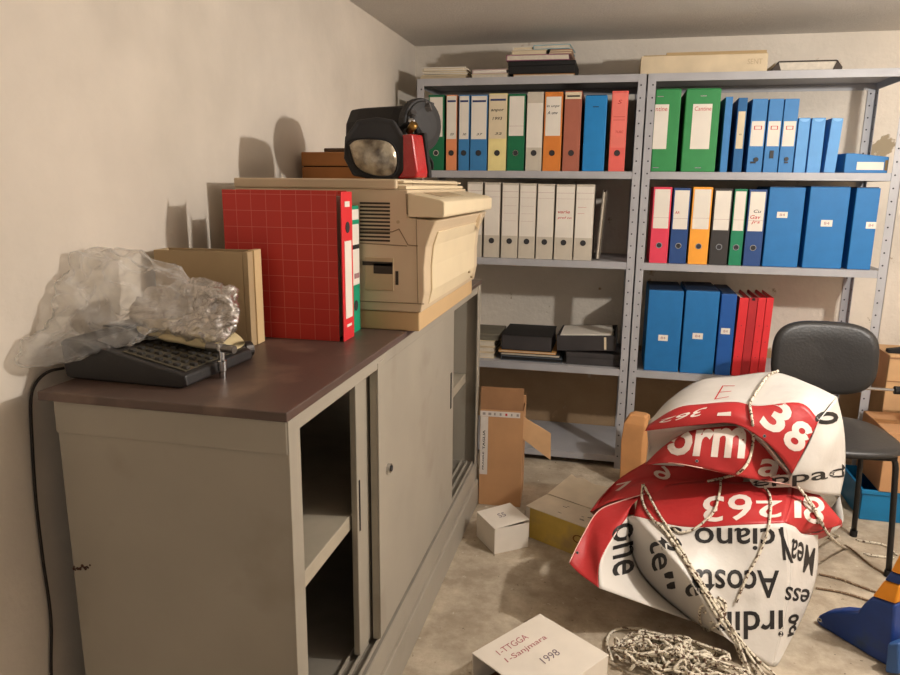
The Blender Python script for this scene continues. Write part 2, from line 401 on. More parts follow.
row(Z2, [
 dict(px=(719.5, 726.5, 97), c='mid', l='slim plain blue file right of the green box files', ring=False, cat='binder'),
 dict(px=(732, 741, 98), c='teal', l='blue file with tall half-shaded beige label', lab=(0.32, 0.82, 0.004), labc=cream, ring=False, notes=(('PRATO', 0.35, 0.7, 0.5, 0.52, ink),), yaw=R(-2)),
 dict(px=(746, 761, 99), c='mid', l='blue ring file with framed red stamp on label, black catch at bottom, first of three', lab=(0.36, 0.7, 0.004), ring=False, notes=stamp),
 dict(px=(762.6, 776.6, 99), c='mid', l='blue ring file with framed red stamp, middle one of three', lab=(0.36, 0.7, 0.004), ring=False, notes=stamp),
 dict(px=(777.7, 791.8, 99), c='mid', l='blue ring file with framed red stamp, beside the shorter pale blue files', lab=(0.36, 0.7, 0.004), ring=False, notes=stamp),
 dict(px=(793.2, 804.5, 118), c='sky', l='short pale blue file touching the stamped ring files', ring=False),
 dict(px=(806.2, 819.6, 118), c='sky', l='short pale blue file, middle of three short ones', ring=False),
 dict(px=(823.4, 834.6, 118.5), c='sky', l='short pale blue file leaning right against the lying blue binder', ring=False, ry=R(2.2)),
], 'blue files on the upper right shelf')
for o in [o for o in bpy.data.objects if o.get('label', '').startswith('blue ring file')]:
    k = {'first': 0, 'middle': 1}.get('first' if 'first' in o['label'] else 'middle' if 'middle' in o['label'] else '', 2)
    q = MB()
    if k == 0: q.box(-0.016, 0.004, -0.0035, -0.0003, 0.035, 0.042); q.disc((0.004, -0.0003, 0.05), 0.009, n=14, th=0.004)
    if k == 1: q.box(-0.007, 0.007, -0.004, -0.0003, 0.055, 0.085)
    if k == 2: q.disc((0, -0.0003, 0.052), 0.008, n=14, th=0.004); q.box(-0.007, 0.007, -0.003, -0.0003, 0.036, 0.042)
    q.build('catch', black, o)
for o in [o for o in bpy.data.objects if o.get('label', '').startswith('short pale')]:
    q = MB(); Mx = Matrix.Translation((0, 0, 0.0)); q.prism([(0.017*math.cos(math.pi+a*math.pi/10), 0.205+0.011*math.sin(math.pi+a*math.pi/10)) for a in range(11)], -0.0012, -0.0003, 'y')
    q.build('thumb_tab', mat('pale_blue_card', (120, 178, 230), 0.5), o)
# lying blue binder
pa, pb = un(838, 168, 'y', YF+0.03), un(888, 168, 'y', YF+0.03)
t = thing('lever_arch_file', 'blue lever arch file lying flat with white spine label, by the right post', 'binder', ((pa.x+pb.x)/2+0.012, YF+0.03, Z2+0.0004), (0, 0, R(8)))
w = (pb.x-pa.x)*0.46; b = MB(); b.prism([(-w, 0), (w, 0), (w, 0.062), (-w*0.6, 0.075), (-w, 0.075)], 0, 0.27); b.build('cover', cm('mid'), t, bevel=0.003)
MB().box(-w+0.045, w-0.018, -0.0013, -0.0004, 0.012, 0.042).build('spine_label', white, t)
MB().box(w-0.014, w-0.003, -0.0013, -0.0004, 0.01, 0.05).build('edge_strip', mat('wood_strip', (120, 96, 60), 0.7), t)

# --- right rack, second shelf
G3 = 'lever arch files on the middle right shelf'
sl = lambda: ('-', 0, 1, 0.6, 0.603, pinkink)
row(Z3, [
 dict(px=(648.8, 666.7, 187), c='pink', l='pink-red lever arch file next to the middle posts', lab=(0.46, 0.97, 0.006), notes=(sl(),)),
 dict(px=(668.5, 685.3, 188), c='navy', l='navy lever arch file between the pink and orange files', lab=(0.46, 0.97, 0.005), notes=(sl(), ('AA', 0.1, 0.4, 0.66, 0.7, redink))),
 dict(px=(687.4, 706.6, 187), c='gold', l='orange-yellow lever arch file between the navy and black files', lab=(0.46, 0.97, 0.006), notes=(sl(),)),
 dict(px=(708.4, 726.2, 188.5), c='dark', l='black lever arch file between the orange and green files', lab=(0.46, 0.97, 0.005), notes=(sl(),)),
 dict(px=(728, 740.4, 189), c='emerald', l='narrow green lever arch file between black and navy files', lab=(0.46, 0.97, 0.004), notes=(sl(),)),
 dict(px=(742.5, 759.7, 189.5), c='navy', l='navy lever arch file with red scribble, beside the blue archive boxes', lab=(0.46, 0.97, 0.005), notes=(sl(), ('Cu', 0.3, 0.8, 0.7, 0.74, ink), ('Gav', 0.1, 0.8, 0.62, 0.67, redink), ('jrs', 0.2, 0.8, 0.55, 0.6, redink))),
], G3)
G4 = 'blue archive boxes on the middle right shelf'
blue_box((761.8, 797), Z3, 187.5, 'blue archive box next to the navy file, small white sticker high on its face', G4, sticker=(0.42, 0.66, 0.04, 0.024))
blue_box((801.5, 840.7), Z3, 187, 'blue archive box with centred sticker, middle of the middle right shelf', G4, sticker=(0.5, 0.56, 0.042, 0.026))
blue_box((846.5, 870), Z3, 188, 'narrow-faced blue archive box by the right post, sticker at its edge', G4, sticker=(0.78, 0.55, 0.036, 0.026))
# --- right rack, third shelf
G5 = 'blue archive boxes on the lower right shelf'
blue_box((643.5, 677.6), Z4, 290.5, 'blue archive box by the middle posts on the lower right shelf', G5, sticker=(0.5, 0.42, 0.04, 0.026))
blue_box((679.6, 712.6), Z4, 291, 'blue archive box between another blue box and the dark blue file', G5, sticker=(0.45, 0.46, 0.042, 0.026))
blue_box((714.4, 729.6), Z4, 294, 'slim dark blue archive box beside the red folders', G5, c='deep', sticker=(0.45, 0.55, 0.036, 0.026))
for i, (a, c, lb) in enumerate(((731, 739.8, 'red folder touching the dark blue box, first of four'), (740.3, 748.4, 'darker red folder with black notch at its top, second of four'),
                          (749, 756.6, 'red folder, third of four, before the outermost'), (757.2, 764, 'red folder at the right end, outermost of four'))):
    xa, xb = xx(a, Z4), xx(c, Z4); w = xb-xa; h2 = w/2; h = zt((a+c)/2, 297.5)-Z4
    t = thing('document_folder', lb, 'folder', ((xa+xb)/2, YF+0.02, Z4+0.0007), (0, R(1.0), 0), 'red folders on the lower right shelf')
    b = MB(); b.box(-h2, h2, 0, 0.0016, 0, h); b.box(-h2, -h2+0.0014, 0.0018, 0.25, 0, h); b.box(h2-0.0014, h2, 0.0018, 0.25, 0, h)
    b.build('cover', mat('red_card_dark', (176, 38, 44), 0.6) if i == 1 else cm('red'), t, bevel=0.0006)
    MB().box(-h2+0.002, h2-0.002, 0.004, 0.245, 0.002, h-0.012).build('paper_block', pages, t)
    q = MB()
    if i == 1: q.box(-0.006, 0.006, -0.0012, -0.0003, h-0.012, h-0.001); q.build('notch', blackm, t)
    else:
        for zz in (0.25, 0.45, 0.65): q.disc((0, -0.0003, h*zz), 0.0018, n=8)
        q.build('eyelet', hole, t)

# ------------------------------------------------------------------ flat things on the racks
def slab(name, label, cat, x0, x1, z0, z1, y0, d, cover, body=None, rz=0, group=None, kind='book', ry=0):
    t = thing(name, label, cat, ((x0+x1)/2, y0+d/2, z0+0.0003), (0, ry, rz), group)
    w = (x1-x0)/2; h = z1-z0; q = min(0.003, h*0.2)
    if kind == 'book':
        b = MB(); b.box(-w, w, -d/2, d/2, 0, q); b.box(-w, w, -d/2, d/2, h-q, h); b.box(-w, -w+0.003, -d/2, d/2, q, h-q); b.build('cover', cover, t, bevel=0.0008)
        MB().box(-w+0.0035, w-0.004, -d/2+0.004, d/2-0.004, q+0.0002, h-q-0.0002).build('paper_block', body or pages, t)
    elif kind == 'box':
        MB().box(-w, w, -d/2, d/2, 0, h*0.62).build('tray', cover, t, bevel=0.002)
        MB().box(-w-0.001, w+0.001, -d/2-0.001, d/2+0.001, h*0.63, h).build('lid', body or cover, t, bevel=0.002)
    elif kind == 'papers':
        b = MB(); n = max(3, int(h/0.004)); 
        for i in range(n):
            jx, jy = random.uniform(-.006, .006), random.uniform(-.006, .006); M = Matrix.Translation((jx, jy, 0)) @ Matrix.Rotation(random.uniform(-.03, .03), 4, 'Z')
            b.box(-w+0.006, w-0.006, -d/2+0.006, d/2-0.006, h*i/n, h*(i+0.86)/n, i % 2, M)
        b.build('sheets', [cover, body or pages], t)
    return t
def X(px, py, y): return un(px, py, 'y', y).x
def Zz(px, py, y): return un(px, py, 'y', y).z
ys = YF+0.03
zt1 = Z1+0.0004
beige = mat('beige_card', (206, 188, 158), 0.75); lilac = mat('mauve_card', (150, 96, 116), 0.65); lblue = mat('pale_blue_cover', (150, 182, 190), 0.6)
obrown = mat('orange_brown_card', (184, 132, 84), 0.75)
xa, xb = X(418.5, 72, ys), X(468, 72, ys)
slab('paper_stack', 'lower cream folder stack on rack top in the corner', 'papers', xa+0.008, xb, zt1, zt1+0.021, ys, 0.24, cream, beige, kind='papers')
slab('paper_stack', 'upper white papers pile on rack top in the corner, resting on cream folders', 'papers', xa+0.012, xb-0.004, zt1+0.0218, zt1+0.05, ys, 0.23, white, cream, R(2), kind='papers')
xa, xb = X(472, 72, ys), X(508, 72, ys)
slab('document_folder', 'cream folder lying on rack top between two taller piles', 'folder', xa, xb, zt1, zt1+0.018, ys, 0.24, cream, pages)
slab('document_folder', 'pinkish folder lying on a cream one on the rack top', 'folder', xa+0.004, xb, zt1+0.0187, zt1+0.037, ys+0.004, 0.23, mat('dusty_pink', (190, 160, 156), 0.7), white, R(-2))
xa, xb = X(508, 72, ys), X(575, 72, ys); z = zt1
slab('book', 'orange-brown flat book at the bottom of the tall rack-top pile', 'book', xa+0.02, xb-0.004, z, z+0.014, ys+0.01, 0.23, obrown, None, R(1)); z += 0.0147
slab('box_file', 'black box file lying in the tall rack-top pile', 'box file', xa, xb, z, z+0.05, ys, 0.25, blackm, blackm, kind='box'); z += 0.0512
slab('document_folder', 'mauve folder lying on the black box file', 'folder', xa-0.012, xb-0.03, z, z+0.024, ys-0.004, 0.24, lilac, pages, R(2)); z += 0.0247
slab('book', 'cream book on the mauve folder, left of brown papers', 'book', xa+0.012, xa+0.16, z, z+0.02, ys+0.01, 0.2, beige, cream)
slab('paper_stack', 'brownish papers beside the cream book atop the tall pile', 'papers', xa+0.164, xb-0.014, z, z+0.02, ys+0.01, 0.2, mat('brown_paper', (168, 130, 108), 0.8), cream, kind='papers'); z += 0.0212
slab('book', 'small white book at the top left of the tall pile', 'book', xa+0.016, xa+0.102, z, z+0.014, ys+0.02, 0.16, white, cream)
slab('book', 'pale blue book at the very top of the tall rack-top pile', 'book', xa+0.108, xb-0.02, z, z+0.018, ys+0.012, 0.2, lblue, None, R(-3))
# right rack top
xa, xb = X(641, 60, ys), X(768, 60, ys)
t = thing('flat_box', 'long flat cream cardboard box on the right rack top', 'box', ((xa+xb)/2, ys+0.16, zt1), (0, 0, 0)); w = (xb-xa)/2
MB().box(-w, w, -0.16, 0.16, 0, 0.07).build('body', beige, t, bevel=0.002)
b = MB(); b.box(-w+0.01, w-0.004, -0.155, 0.155, 0.0705, 0.074); b.box(-w+0.1, w-0.004, -0.14, 0.15, 0.0745, 0.085); b.build('lid', [mat('worn_cardboard', (176, 150, 110), 0.85)], t)
g = MB(); g.text('SENT', w-0.075, w-0.02, 0.03, 0.05, -0.1608, 0); g.build('lettering', mat('faint_print', (180, 160, 132), 0.8), t)
xa, xb = X(774, 66, ys), X(842, 66, ys); xm = (xa+xb)/2; w = (xb-xa)/2
t = thing('paper_packet', 'white packet of papers with dark bent ends on the right rack top', 'papers', (xm, ys+0.13, zt1))
b = MB(); b.box(-w+0.004, w-0.004, -0.12, 0.12, 0.003, 0.036); b.build('sheets', mat('grey_paper', (206, 196, 180), 0.85, scale=60), t, bevel=0.004)
b = MB()
for sgn in (-1, 1): b.prism([(sgn*(w+0.002), 0), (sgn*(w-0.03), 0), (sgn*(w-0.016), 0.038), (sgn*(w-0.022), 0.04), (sgn*(w+0.004), 0.012)], -0.125, 0.125)
b.box(-w+0.03, w-0.03, -0.1235, 0.1235, 0.0, 0.0028); b.box(-w+0.02, w-0.02, -0.1235, 0.1235, 0.0365, 0.04)
b.build('folder_cover', mat('brown_black_card', (66, 56, 48), 0.7), t)

# left rack, third shelf: untidy pile
zs = Z4+0.0004; yp = YF+0.04
xa, xb = X(566, 362, yp), X(620, 362, yp)
slab('box_file', 'black box file lying under the open grey box, right end of pile', 'box file', xa, xb, zs, zs+0.055, yp, 0.25, mat('charcoal_card', (58, 54, 54), 0.7), kind='box')
x0, x1 = X(501, 356, yp), X(562, 356, yp)
slab('document_folder', 'dark folder with pale blue edge at the bottom of the pile', 'folder', x0, x1, zs, zs+0.02, yp, 0.25, mat('bluish_card', (84, 92, 100), 0.6), blackm)
slab('document_folder', 'black folder lying under the tan folder', 'folder', x0-0.004, x1-0.01, zs+0.0207, zs+0.036, yp+0.005, 0.24, blackm, pages)
slab('document_folder', 'tan orange folder lying under the black lever arch file', 'folder', x0-0.014, x1-0.03, zs+0.0367, zs+0.048, yp, 0.25, mat('tan_card', (196, 142, 78), 0.7), cream, R(1))
slab('lever_arch_file', 'black lever arch file lying flat on the tan folder', 'binder', x0, X(552, 340, yp), zs+0.0487, zs+0.12, yp, 0.27, blackm, mat('charcoal_card', (58, 54, 54), 0.7))
t = thing('open_tray', 'open dark grey box full of papers on a black box file', 'box', (X(586, 345, yp)+0.006, yp+0.14, zs+0.0562), (0, R(-3.5), R(-2)))
w = 0.13; b = MB(); b.box(-w, w, -0.13, 0.13, 0.0085, 0.012); b.box(-w, w, -0.13, -0.127, 0.012, 0.078); b.box(-w, w, 0.127, 0.13, 0.012, 0.078); b.box(-w, -w+0.003, -0.127, 0.127, 0.012, 0.078); b.box(w-0.003, w, -0.127, 0.127, 0.012, 0.078)
b.build('tray', mat('charcoal_card', (58, 54, 54), 0.7), t)
b = MB()
for i in range(8):
    Mx = Matrix.Rotation(random.uniform(-.05, .05), 4, 'Z'); b.box(-w+0.012, w-0.02, -0.115, 0.11, 0.013+i*0.0085, 0.021+i*0.0085, 0, Mx)
b.build('sheets', white, t)
b = MB(); b.box(w-0.05, w-0.04, -0.133, -0.1305, 0.014, 0.07); b.build('tab', cream, t)
# books at the left of that shelf
z = zs
for i, (h, m, lb) in enumerate(((0.026, cream, 'beige book at the bottom of the small pile behind the cabinet end'), (0.024, beige, 'beige book lying second in the small pile behind the cabinet end'),
                                (0.028, cream, 'beige book lying third in the small pile behind the cabinet end'), (0.03, mat('grey_green_card', (112, 106, 92), 0.7), 'grey box on top of the small book pile behind the cabinet end'))):
    xe = X(494 if i < 3 else 498, 350, yp)
    slab('book' if i < 3 else 'flat_box', lb, 'book' if i < 3 else 'box', xe-0.17-i*0.004, xe, z, z+h, yp+0.01+i*0.004, 0.22, m, kind='book' if i < 3 else 'box'); z += h+0.0018

# ------------------------------------------------------------------ low sliding-door cabinet
CX, CY0, CY1, CZ, CXL = -0.4876, 0.9767, 2.6315, 0.9042, -0.914
steel = mat('grey_green_enamel', (158, 150, 136), 0.5, var=0.06, scale=5, rgb2=(140, 130, 115), thr=(0.58, 0.75), tscale=4)
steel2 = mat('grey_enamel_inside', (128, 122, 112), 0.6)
lino = mat('brown_linoleum', (90, 72, 64), 0.4, var=0.14, scale=7, rgb2=(120, 98, 84), thr=(0.55, 0.72), tscale=9)
rust = mat('rust', (70, 46, 36), 0.9)
t = thing('sliding_door_cabinet', 'low grey metal cabinet with brown top and half-open sliding doors, against the left wall', 'cabinet', (0, 0, 0))
zt_, zb_ = CZ-0.016, 0.178
b = MB(); b.box(CXL, CX, CY0, CY0+0.02, 0.0, zt_-0.0005)
for _ in range(16):
    px, py = 85+random.gauss(0, 6), 568+random.gauss(0, 1.6); p = un(px, py, 'y', CY0-0.0003); b.disc(p, random.uniform(.0015, .0035), (0, -1, 0), 7, 1, .0005)
b.build('side_panel', [steel, rust], t, bevel=0.002)
MB().box(CXL-0.001, CX+0.0015, CY0-0.003, CY0-0.0006, 0.832, zt_-0.001).build('edge_band', steel, t, bevel=0.0008)
MB().box(CXL, CX, CY1-0.02, CY1, 0, zt_-0.0005).build('side_panel', steel, t, bevel=0.002)
MB().box(CXL, CXL+0.004, CY0+0.021, CY1-0.021, 0.02, zt_-0.001).build('back_panel', steel2, t)
MB().box(CXL+0.005, CX-0.001, CY0+0.021, CY1-0.021, zb_-0.02, zb_).build('bottom_panel', steel2, t)
b = MB(); b.box(CX-0.03, CX+0.012, CY0+0.0, CY1, 0.0, 0.105); b.build('plinth', steel, t, bevel=0.003)
MB().box(CX-0.006, CX+0.003, CY0+0.043, CY1-0.046, 0.106, zb_-0.001).build('bottom_rail', steel, t, bevel=0.002)
b = MB(); b.box(CX-0.05, CX-0.001, CY0+0.021, CY1-0.021, 0.858, zt_-0.001); b.build('top_rail', steel, t, bevel=0.002)
b = MB(); b.box(CX-0.002, CX+0.004, CY0-0.0, CY0+0.042, 0.106, zt_-0.001); b.build('stile', steel, t, bevel=0.0015)
b = MB(); b.box(CX-0.002, CX+0.004, CY1-0.045, CY1, 0.106, zt_-0.001); b.build('stile', steel, t, bevel=0.0015)
b = MB(); 
for xo in (0.0, 0.022, 0.044): b.box(CX-0.052+xo-0.003, CX-0.052+xo, CY0+0.043, CY1-0.046, zb_+0.0005, zb_+0.012)
b.build('door_track', steel, t)
MB().box(CXL+0.006, CX-0.046, CY0+0.022, CY1-0.022, 0.503, 0.538).build('inner_shelf', mat('shelf_enamel', (168, 158, 140), 0.5), t, bevel=0.002)
MB().box(CXL-0.028, CX+0.006, CY0-0.008, CY1+0.004, zt_, CZ).build('worktop', lino, t, bevel=0.002)
b = MB(); b.box(CX-0.042, CX-0.027, 1.357, 2.13, zb_+0.014, 0.874); rd = b.build('sliding_door', steel, t, bevel=0.002)
MB().box(CX-0.0268, CX-0.0255, 1.366, 1.372, 0.5, 0.62).build('recessed_grip', blackm, rd)
b = MB(); b.box(CX-0.02, CX-0.003, 1.425, 2.2, zb_+0.014, 0.874); b.box(CX-0.003, CX+0.0005, 1.425, 1.47, zb_+0.016, 0.872); fd = b.build('sliding_door', steel, t, bevel=0.002)
q = MB(); q.cyl((CX-0.003, 1.497, 0.6), (CX+0.006, 1.497, 0.6), 0.011, 18); q.cyl((CX+0.006, 1.497, 0.6), (CX+0.0085, 1.497, 0.6), 0.007, 14, 1); q.build('lock', [chrome, hole], fd)
MB().box(CX-0.0028, CX-0.0015, 2.155, 2.168, 0.54, 0.66).build('recessed_grip', blackm, fd)
# loose crumbs / paper scraps on the near inner shelf
b = MB()
for _ in range(60):
    x, y = random.uniform(-0.8, -0.6), random.uniform(1.05, 1.28); a = random.uniform(0, 6); s_ = random.uniform(.002, .007)
    b.box(-s_, s_, -s_*.6, s_*.6, 0.5384, 0.5396, random.randrange(2), Matrix.Translation((x, y, 0)) @ Matrix.Rotation(a, 4, 'Z'))
o = b.build('debris', [cream, kraftd]); tag(o, 'dusty crumbs and paper scraps on the shelf inside the cabinet', 'debris'); o['kind'] = 'stuff'

# ------------------------------------------------------------------ things on the cabinet
# adding machine
t = thing('adding_machine', 'black adding machine with rows of keys at the near end of the cabinet', 'calculator', (-0.825, 1.155, CZ+0.0004), (0, 0, R(-2)))
t.scale = (0.94, 0.94, 0.94)
prof = [(-0.135, 0.004), (-0.12, 0), (0.12, 0), (0.135, 0.006), (0.132, 0.026), (-0.02, 0.058), (-0.08, 0.075), (-0.13, 0.078), (-0.14, 0.07)]
MB().prism(prof, -0.115, 0.115).build('housing', mat('charcoal_plastic', (44, 42, 42), 0.45, bump=0.08, bscale=300), t, bevel=0.004)
sl_ = math.atan2(-0.032, 0.152)
Mk = Matrix.Translation((0.132, 0, 0.0268)) @ Matrix.Rotation(-sl_, 4, 'Y')
MB().box(-0.148, -0.01, -0.1, 0.1, 0.0002, 0.0014, 0, Mk).build('keypad_plate', mat('olive_plastic', (84, 78, 64), 0.5), t)
keym = mat('grey_key', (52, 50, 48), 0.4); key2 = mat('beige_key', (150, 138, 112), 0.4)
def keymesh():
    b = MB(); b.lathe([(0.0078, 0), (0.0072, 0.003), (0.006, 0.0046)], 4, 0, Matrix.Rotation(R(45), 4, 'Z')); return b
km = None
for i in range(7):
    for j in range(8):
        kk = keym if (i+j) % 5 else key2
        if km is None: o = keymesh().build('key', keym, t); km = o
        else: o = km.copy(); C.objects.link(o); o.parent = t
        o.matrix_local = Mk @ Matrix.Translation((-0.136+i*0.0195, -0.087+j*0.0248, 0.0016))
Mq = Matrix.Translation((-0.05, 0, 0.0668)) @ Matrix.Rotation(math.atan2(0.017, 0.06), 4, 'Y')
MB().box(-0.028, 0.024, -0.095, 0.06, 0.0003, 0.0016, 0, Mq).build('display', mat('smoked_window', (24, 24, 26), 0.12), t)
MB().box(-0.139, -0.085, 0.0, 0.1, 0.0785, 0.081).build('paper_slot', blackm, t)
# mains cord down the wall
pts = [un(64, 368, 'x', -0.975), un(48, 372, 'x', -0.985), un(36, 383, 'x', -0.992), un(31, 400, 'x', -0.994), un(32, 440, 'x', -0.994), un(36, 500, 'x', -0.994), un(43, 560, 'x', -0.994), un(51, 620, 'x', -0.994), un(52, 690, 'x', -0.994)]
pts += [Vector((-0.994, pts[-1].y, 0.1)), Vector((-0.99, pts[-1].y-0.02, 0.004)), Vector((-0.95, 0.8, 0.004))]
tag(MB().tube(spline(pts, 70), 0.0028, 8).build('power_cord', mat('cord_rubber', (40, 32, 28), 0.5), smooth=True), 'thin black power cord hanging down the left wall from the adding machine', 'cord')
# crumpled cream cloth under the bag
def blob(cs, nu=60, nv=28, amp=0.006, fs=22, ridge=False, seed=0):
    """loft of ellipses: cs = (x,y,z, ry, rz)"""
    ks = [Vector((c[0], c[1], c[2])) for c in cs]; rs = [Vector((c[3], c[4], 0)) for c in cs]
    vs, fs_ = [], []
    for i in range(nu+1):
        u = i/nu; c = cr(ks, u); r = cr(rs, u)
        for j in range(nv):
            a = 2*math.pi*j/nv; p = c+Vector((0, max(.0015, r.x)*math.cos(a), max(.0015, r.y)*math.sin(a)))
            q = p*fs+Vector((seed, 0, 0)); nn = noise.noise(q)
            if ridge: nn = 0.9-2.2*abs(noise.noise(q))+0.6*abs(noise.noise(q*2.3))
            k = min(1, 4*u, 4*(1-u)+.1); d = Vector((0.3*noise.noise(q+Vector((9, 1, 4))), math.cos(a), math.sin(a)))
            vs.append(p+d*amp*nn*k)
    for i in range(nu):
        for j in range(nv): fs_.append((i*nv+j, i*nv+(j+1) % nv, (i+1)*nv+(j+1) % nv, (i+1)*nv+j))
    fs_.append(tuple(range(nv))); fs_.append(tuple(nu*nv+j for j in range(nv))[::-1])
    b = MB(); b.add(vs, fs_); return b
o = blob([(-0.89, 1.21, 0.985, .03, .006), (-0.86, 1.20, 0.983, .06, .014), (-0.80, 1.2, 0.972, .07, .016), (-0.74, 1.21, 0.957, .06, .014), (-0.70, 1.21, 0.945, .03, .006)], 40, 24, 0.006, 26).build('dust_cloth', mat('cream_cloth', (205, 188, 146), 0.85, rgb2=(150, 118, 84), thr=(0.5, 0.65), tscale=14), smooth=True)
tag(o, 'crumpled cream cloth lying on the adding machine under the plastic bag', 'cloth')
# clear plastic bag
m = bpy.data.materials.new('clear_plastic_film'); m.use_nodes = True; n = m.node_tree.nodes; l = m.node_tree.links; bs = n['Principled BSDF']
bs.inputs['Base Color'].default_value = (0.86, 0.83, 0.79, 1); bs.inputs['Roughness'].default_value = 0.17; bs.inputs['Specular IOR Level'].default_value = 0.8
tr = n.new('ShaderNodeBsdfTransparent'); tr.inputs[0].default_value = (0.97, 0.96, 0.94, 1); mx = n.new('ShaderNodeMixShader'); fr = n.new('ShaderNodeLayerWeight'); fr.inputs[0].default_value = 0.35
mr = n.new('ShaderNodeMapRange'); mr.inputs['To Min'].default_value = 0.13; mr.inputs['To Max'].default_value = 0.6
l.new(fr.outputs['Facing'], mr.inputs['Value']); l.new(mr.outputs['Result'], mx.inputs[0]); l.new(tr.outputs[0], mx.inputs[1]); l.new(bs.outputs[0], mx.inputs[2]); l.new(mx.outputs[0], n['Material Output'].inputs[0])
tcn = n.new('ShaderNodeTexCoord'); vo = n.new('ShaderNodeTexNoise'); vo.inputs['Scale'].default_value = 42; vo.inputs['Detail'].default_value = 6; vo.inputs['Distortion'].default_value = 1.2
l.new(tcn.outputs['Object'], vo.inputs['Vector']); bp = n.new('ShaderNodeBump'); bp.inputs['Strength'].default_value = 1.0; bp.inputs['Distance'].default_value = 0.012; l.new(vo.outputs['Fac'], bp.inputs['Height']); l.new(bp.outputs['Normal'], bs.inputs['Normal'])
film = m
t = thing('plastic_bag', 'crumpled clear plastic bag over the adding machine, against the left wall', 'bag', (0, 0, 0))
def hullbag(pts, cuts, amp, fs, seed):
    bm = bmesh.new()
    for p in pts: bm.verts.new(p)
    r_ = bmesh.ops.convex_hull(bm, input=bm.verts[:]); bmesh.ops.delete(bm, geom=[v for v in bm.verts if not v.link_faces], context='VERTS')
    for k in range(cuts):
        bmesh.ops.subdivide_edges(bm, edges=[e for e in bm.edges if e.calc_length() > 0.008], cuts=1, use_grid_fill=True); bmesh.ops.triangulate(bm, faces=bm.faces[:])
        bmesh.ops.smooth_vert(bm, verts=bm.verts[:], factor=0.2 if k < 3 else 0.12, use_axis_x=True, use_axis_y=True, use_axis_z=True)
    bm.normal_update()
    for v in bm.verts:
        q = v.co*fs+Vector((seed, 0, 0)); q.x *= 0.6; n1 = 0.5-1.9*abs(noise.noise(q)); n2 = 0.4-1.4*abs(noise.noise(q*2.3+Vector((5, 1, 2))))
        v.co += v.normal*amp*(n1+0.6*n2); v.co.x = max(v.co.x, -0.994)
    b = MB(); bm.verts.index_update(); b.add([v.co.copy() for v in bm.verts], [tuple(v.index for v in f.verts) for f in bm.faces]); bm.free(); return b
hullbag([(-0.994, 0.955, 0.945), (-0.985, 0.96, 0.94), (-0.994, 1.12, 1.13), (-0.98, 1.27, 1.12), (-0.93, 1.24, 1.115), (-0.86, 1.28, 1.075), (-0.79, 1.27, 1.055), (-0.76, 1.2, 1.045), (-0.9, 1.08, 1.02), (-0.78, 1.12, 0.985),
         (-0.98, 1.06, 0.985), (-0.93, 1.05, 0.985), (-0.76, 1.26, 0.985), (-0.98, 1.28, 1.0)], 6, 0.02, 15, 3).build('film', film, t, smooth=True)
m = film.copy(); m.name = 'silvered_film'; nn = m.node_tree.nodes; nn['Principled BSDF'].inputs['Metallic'].default_value = 0.85; nn['Principled BSDF'].inputs['Base Color'].default_value = (0.72, 0.68, 0.64, 1); nn['Principled BSDF'].inputs['Roughness'].default_value = 0.12
for q in nn:
    if q.type == 'MAP_RANGE': q.inputs['To Min'].default_value = 0.5; q.inputs['To Max'].default_value = 0.95
hullbag([(-0.9, 1.17, 1.035), (-0.88, 1.26, 1.05), (-0.79, 1.25, 1.055), (-0.72, 1.24, 1.065), (-0.70, 1.2, 1.07), (-0.683, 1.17, 1.0), (-0.683, 1.17, 0.965), (-0.72, 1.135, 0.972), (-0.8, 1.13, 0.99), (-0.88, 1.14, 1.0), (-0.74, 1.27, 0.985)], 6, 0.022, 24, 8).build('crinkled_end', m, t, smooth=True)
# metal fitting
p = un(223, 378, 'z', CZ)
t = thing('pipe_fitting', 'small chrome pipe fitting standing by the adding machine keys', 'fitting', (p.x, p.y, CZ+0.0004))
MB().lathe([(0.006, 0), (0.0065, 0.012), (0.0085, 0.014), (0.0085, 0.032), (0.006, 0.034), (0.006, 0.05), (0.009, 0.052), (0.009, 0.062), (0.003, 0.064)], 20).build('stem', chrome, t, smooth=False)
MB().cyl((-0.03, 0.004, 0.056), (0.03, -0.006, 0.056), 0.0075, 14).build('cross_tube', mat('dull_chrome', (120, 116, 112), 0.35, 0.9), t)
p = un(238, 360, 'z', CZ)
t = thing('pipe_coupling', 'dark metal coupling lying next to the chrome fitting', 'fitting', (p.x-0.004, p.y+0.01, CZ+0.0174), (0, R(90), R(60)))
MB().lathe([(0.012, -0.03), (0.017, -0.028), (0.017, -0.008), (0.013, -0.006), (0.013, 0.01), (0.016, 0.012), (0.016, 0.028), (0.011, 0.03)], 20).build('body', mat('gunmetal', (74, 70, 68), 0.35, 0.8), t)
# beige magazine box
t = thing('magazine_box', 'beige cardboard file box between the plastic bag and the red box', 'box file', (-0.86, 1.362, CZ+0.0004), (0, 0, R(4)))
tanc = mat('tan_board', (176, 152, 116), 0.75, var=0.05); woodc = mat('light_tan_board', (214, 186, 140), 0.7, var=0.05)
b = MB(); b.box(-0.112, 0.092, 0, 0.003, 0, 0.206); b.box(-0.112, 0.092, 0.057, 0.06, 0, 0.206); b.box(-0.112, -0.109, 0.003, 0.057, 0, 0.206); b.box(-0.109, 0.092, 0.003, 0.057, 0, 0.003); b.build('shell', tanc, t, bevel=0.001)
MB().box(0.0925, 0.104, 0.0, 0.026, 0.0, 0.206).build('spine', tanc, t, bevel=0.001)
MB().box(0.0925, 0.107, 0.0265, 0.062, 0, 0.208).build('front_board', woodc, t, bevel=0.001)
MB().box(-0.106, 0.088, 0.008, 0.052, 0.0035, 0.19).build('papers', mat('dark_papers', (92, 74, 58), 0.9), t)
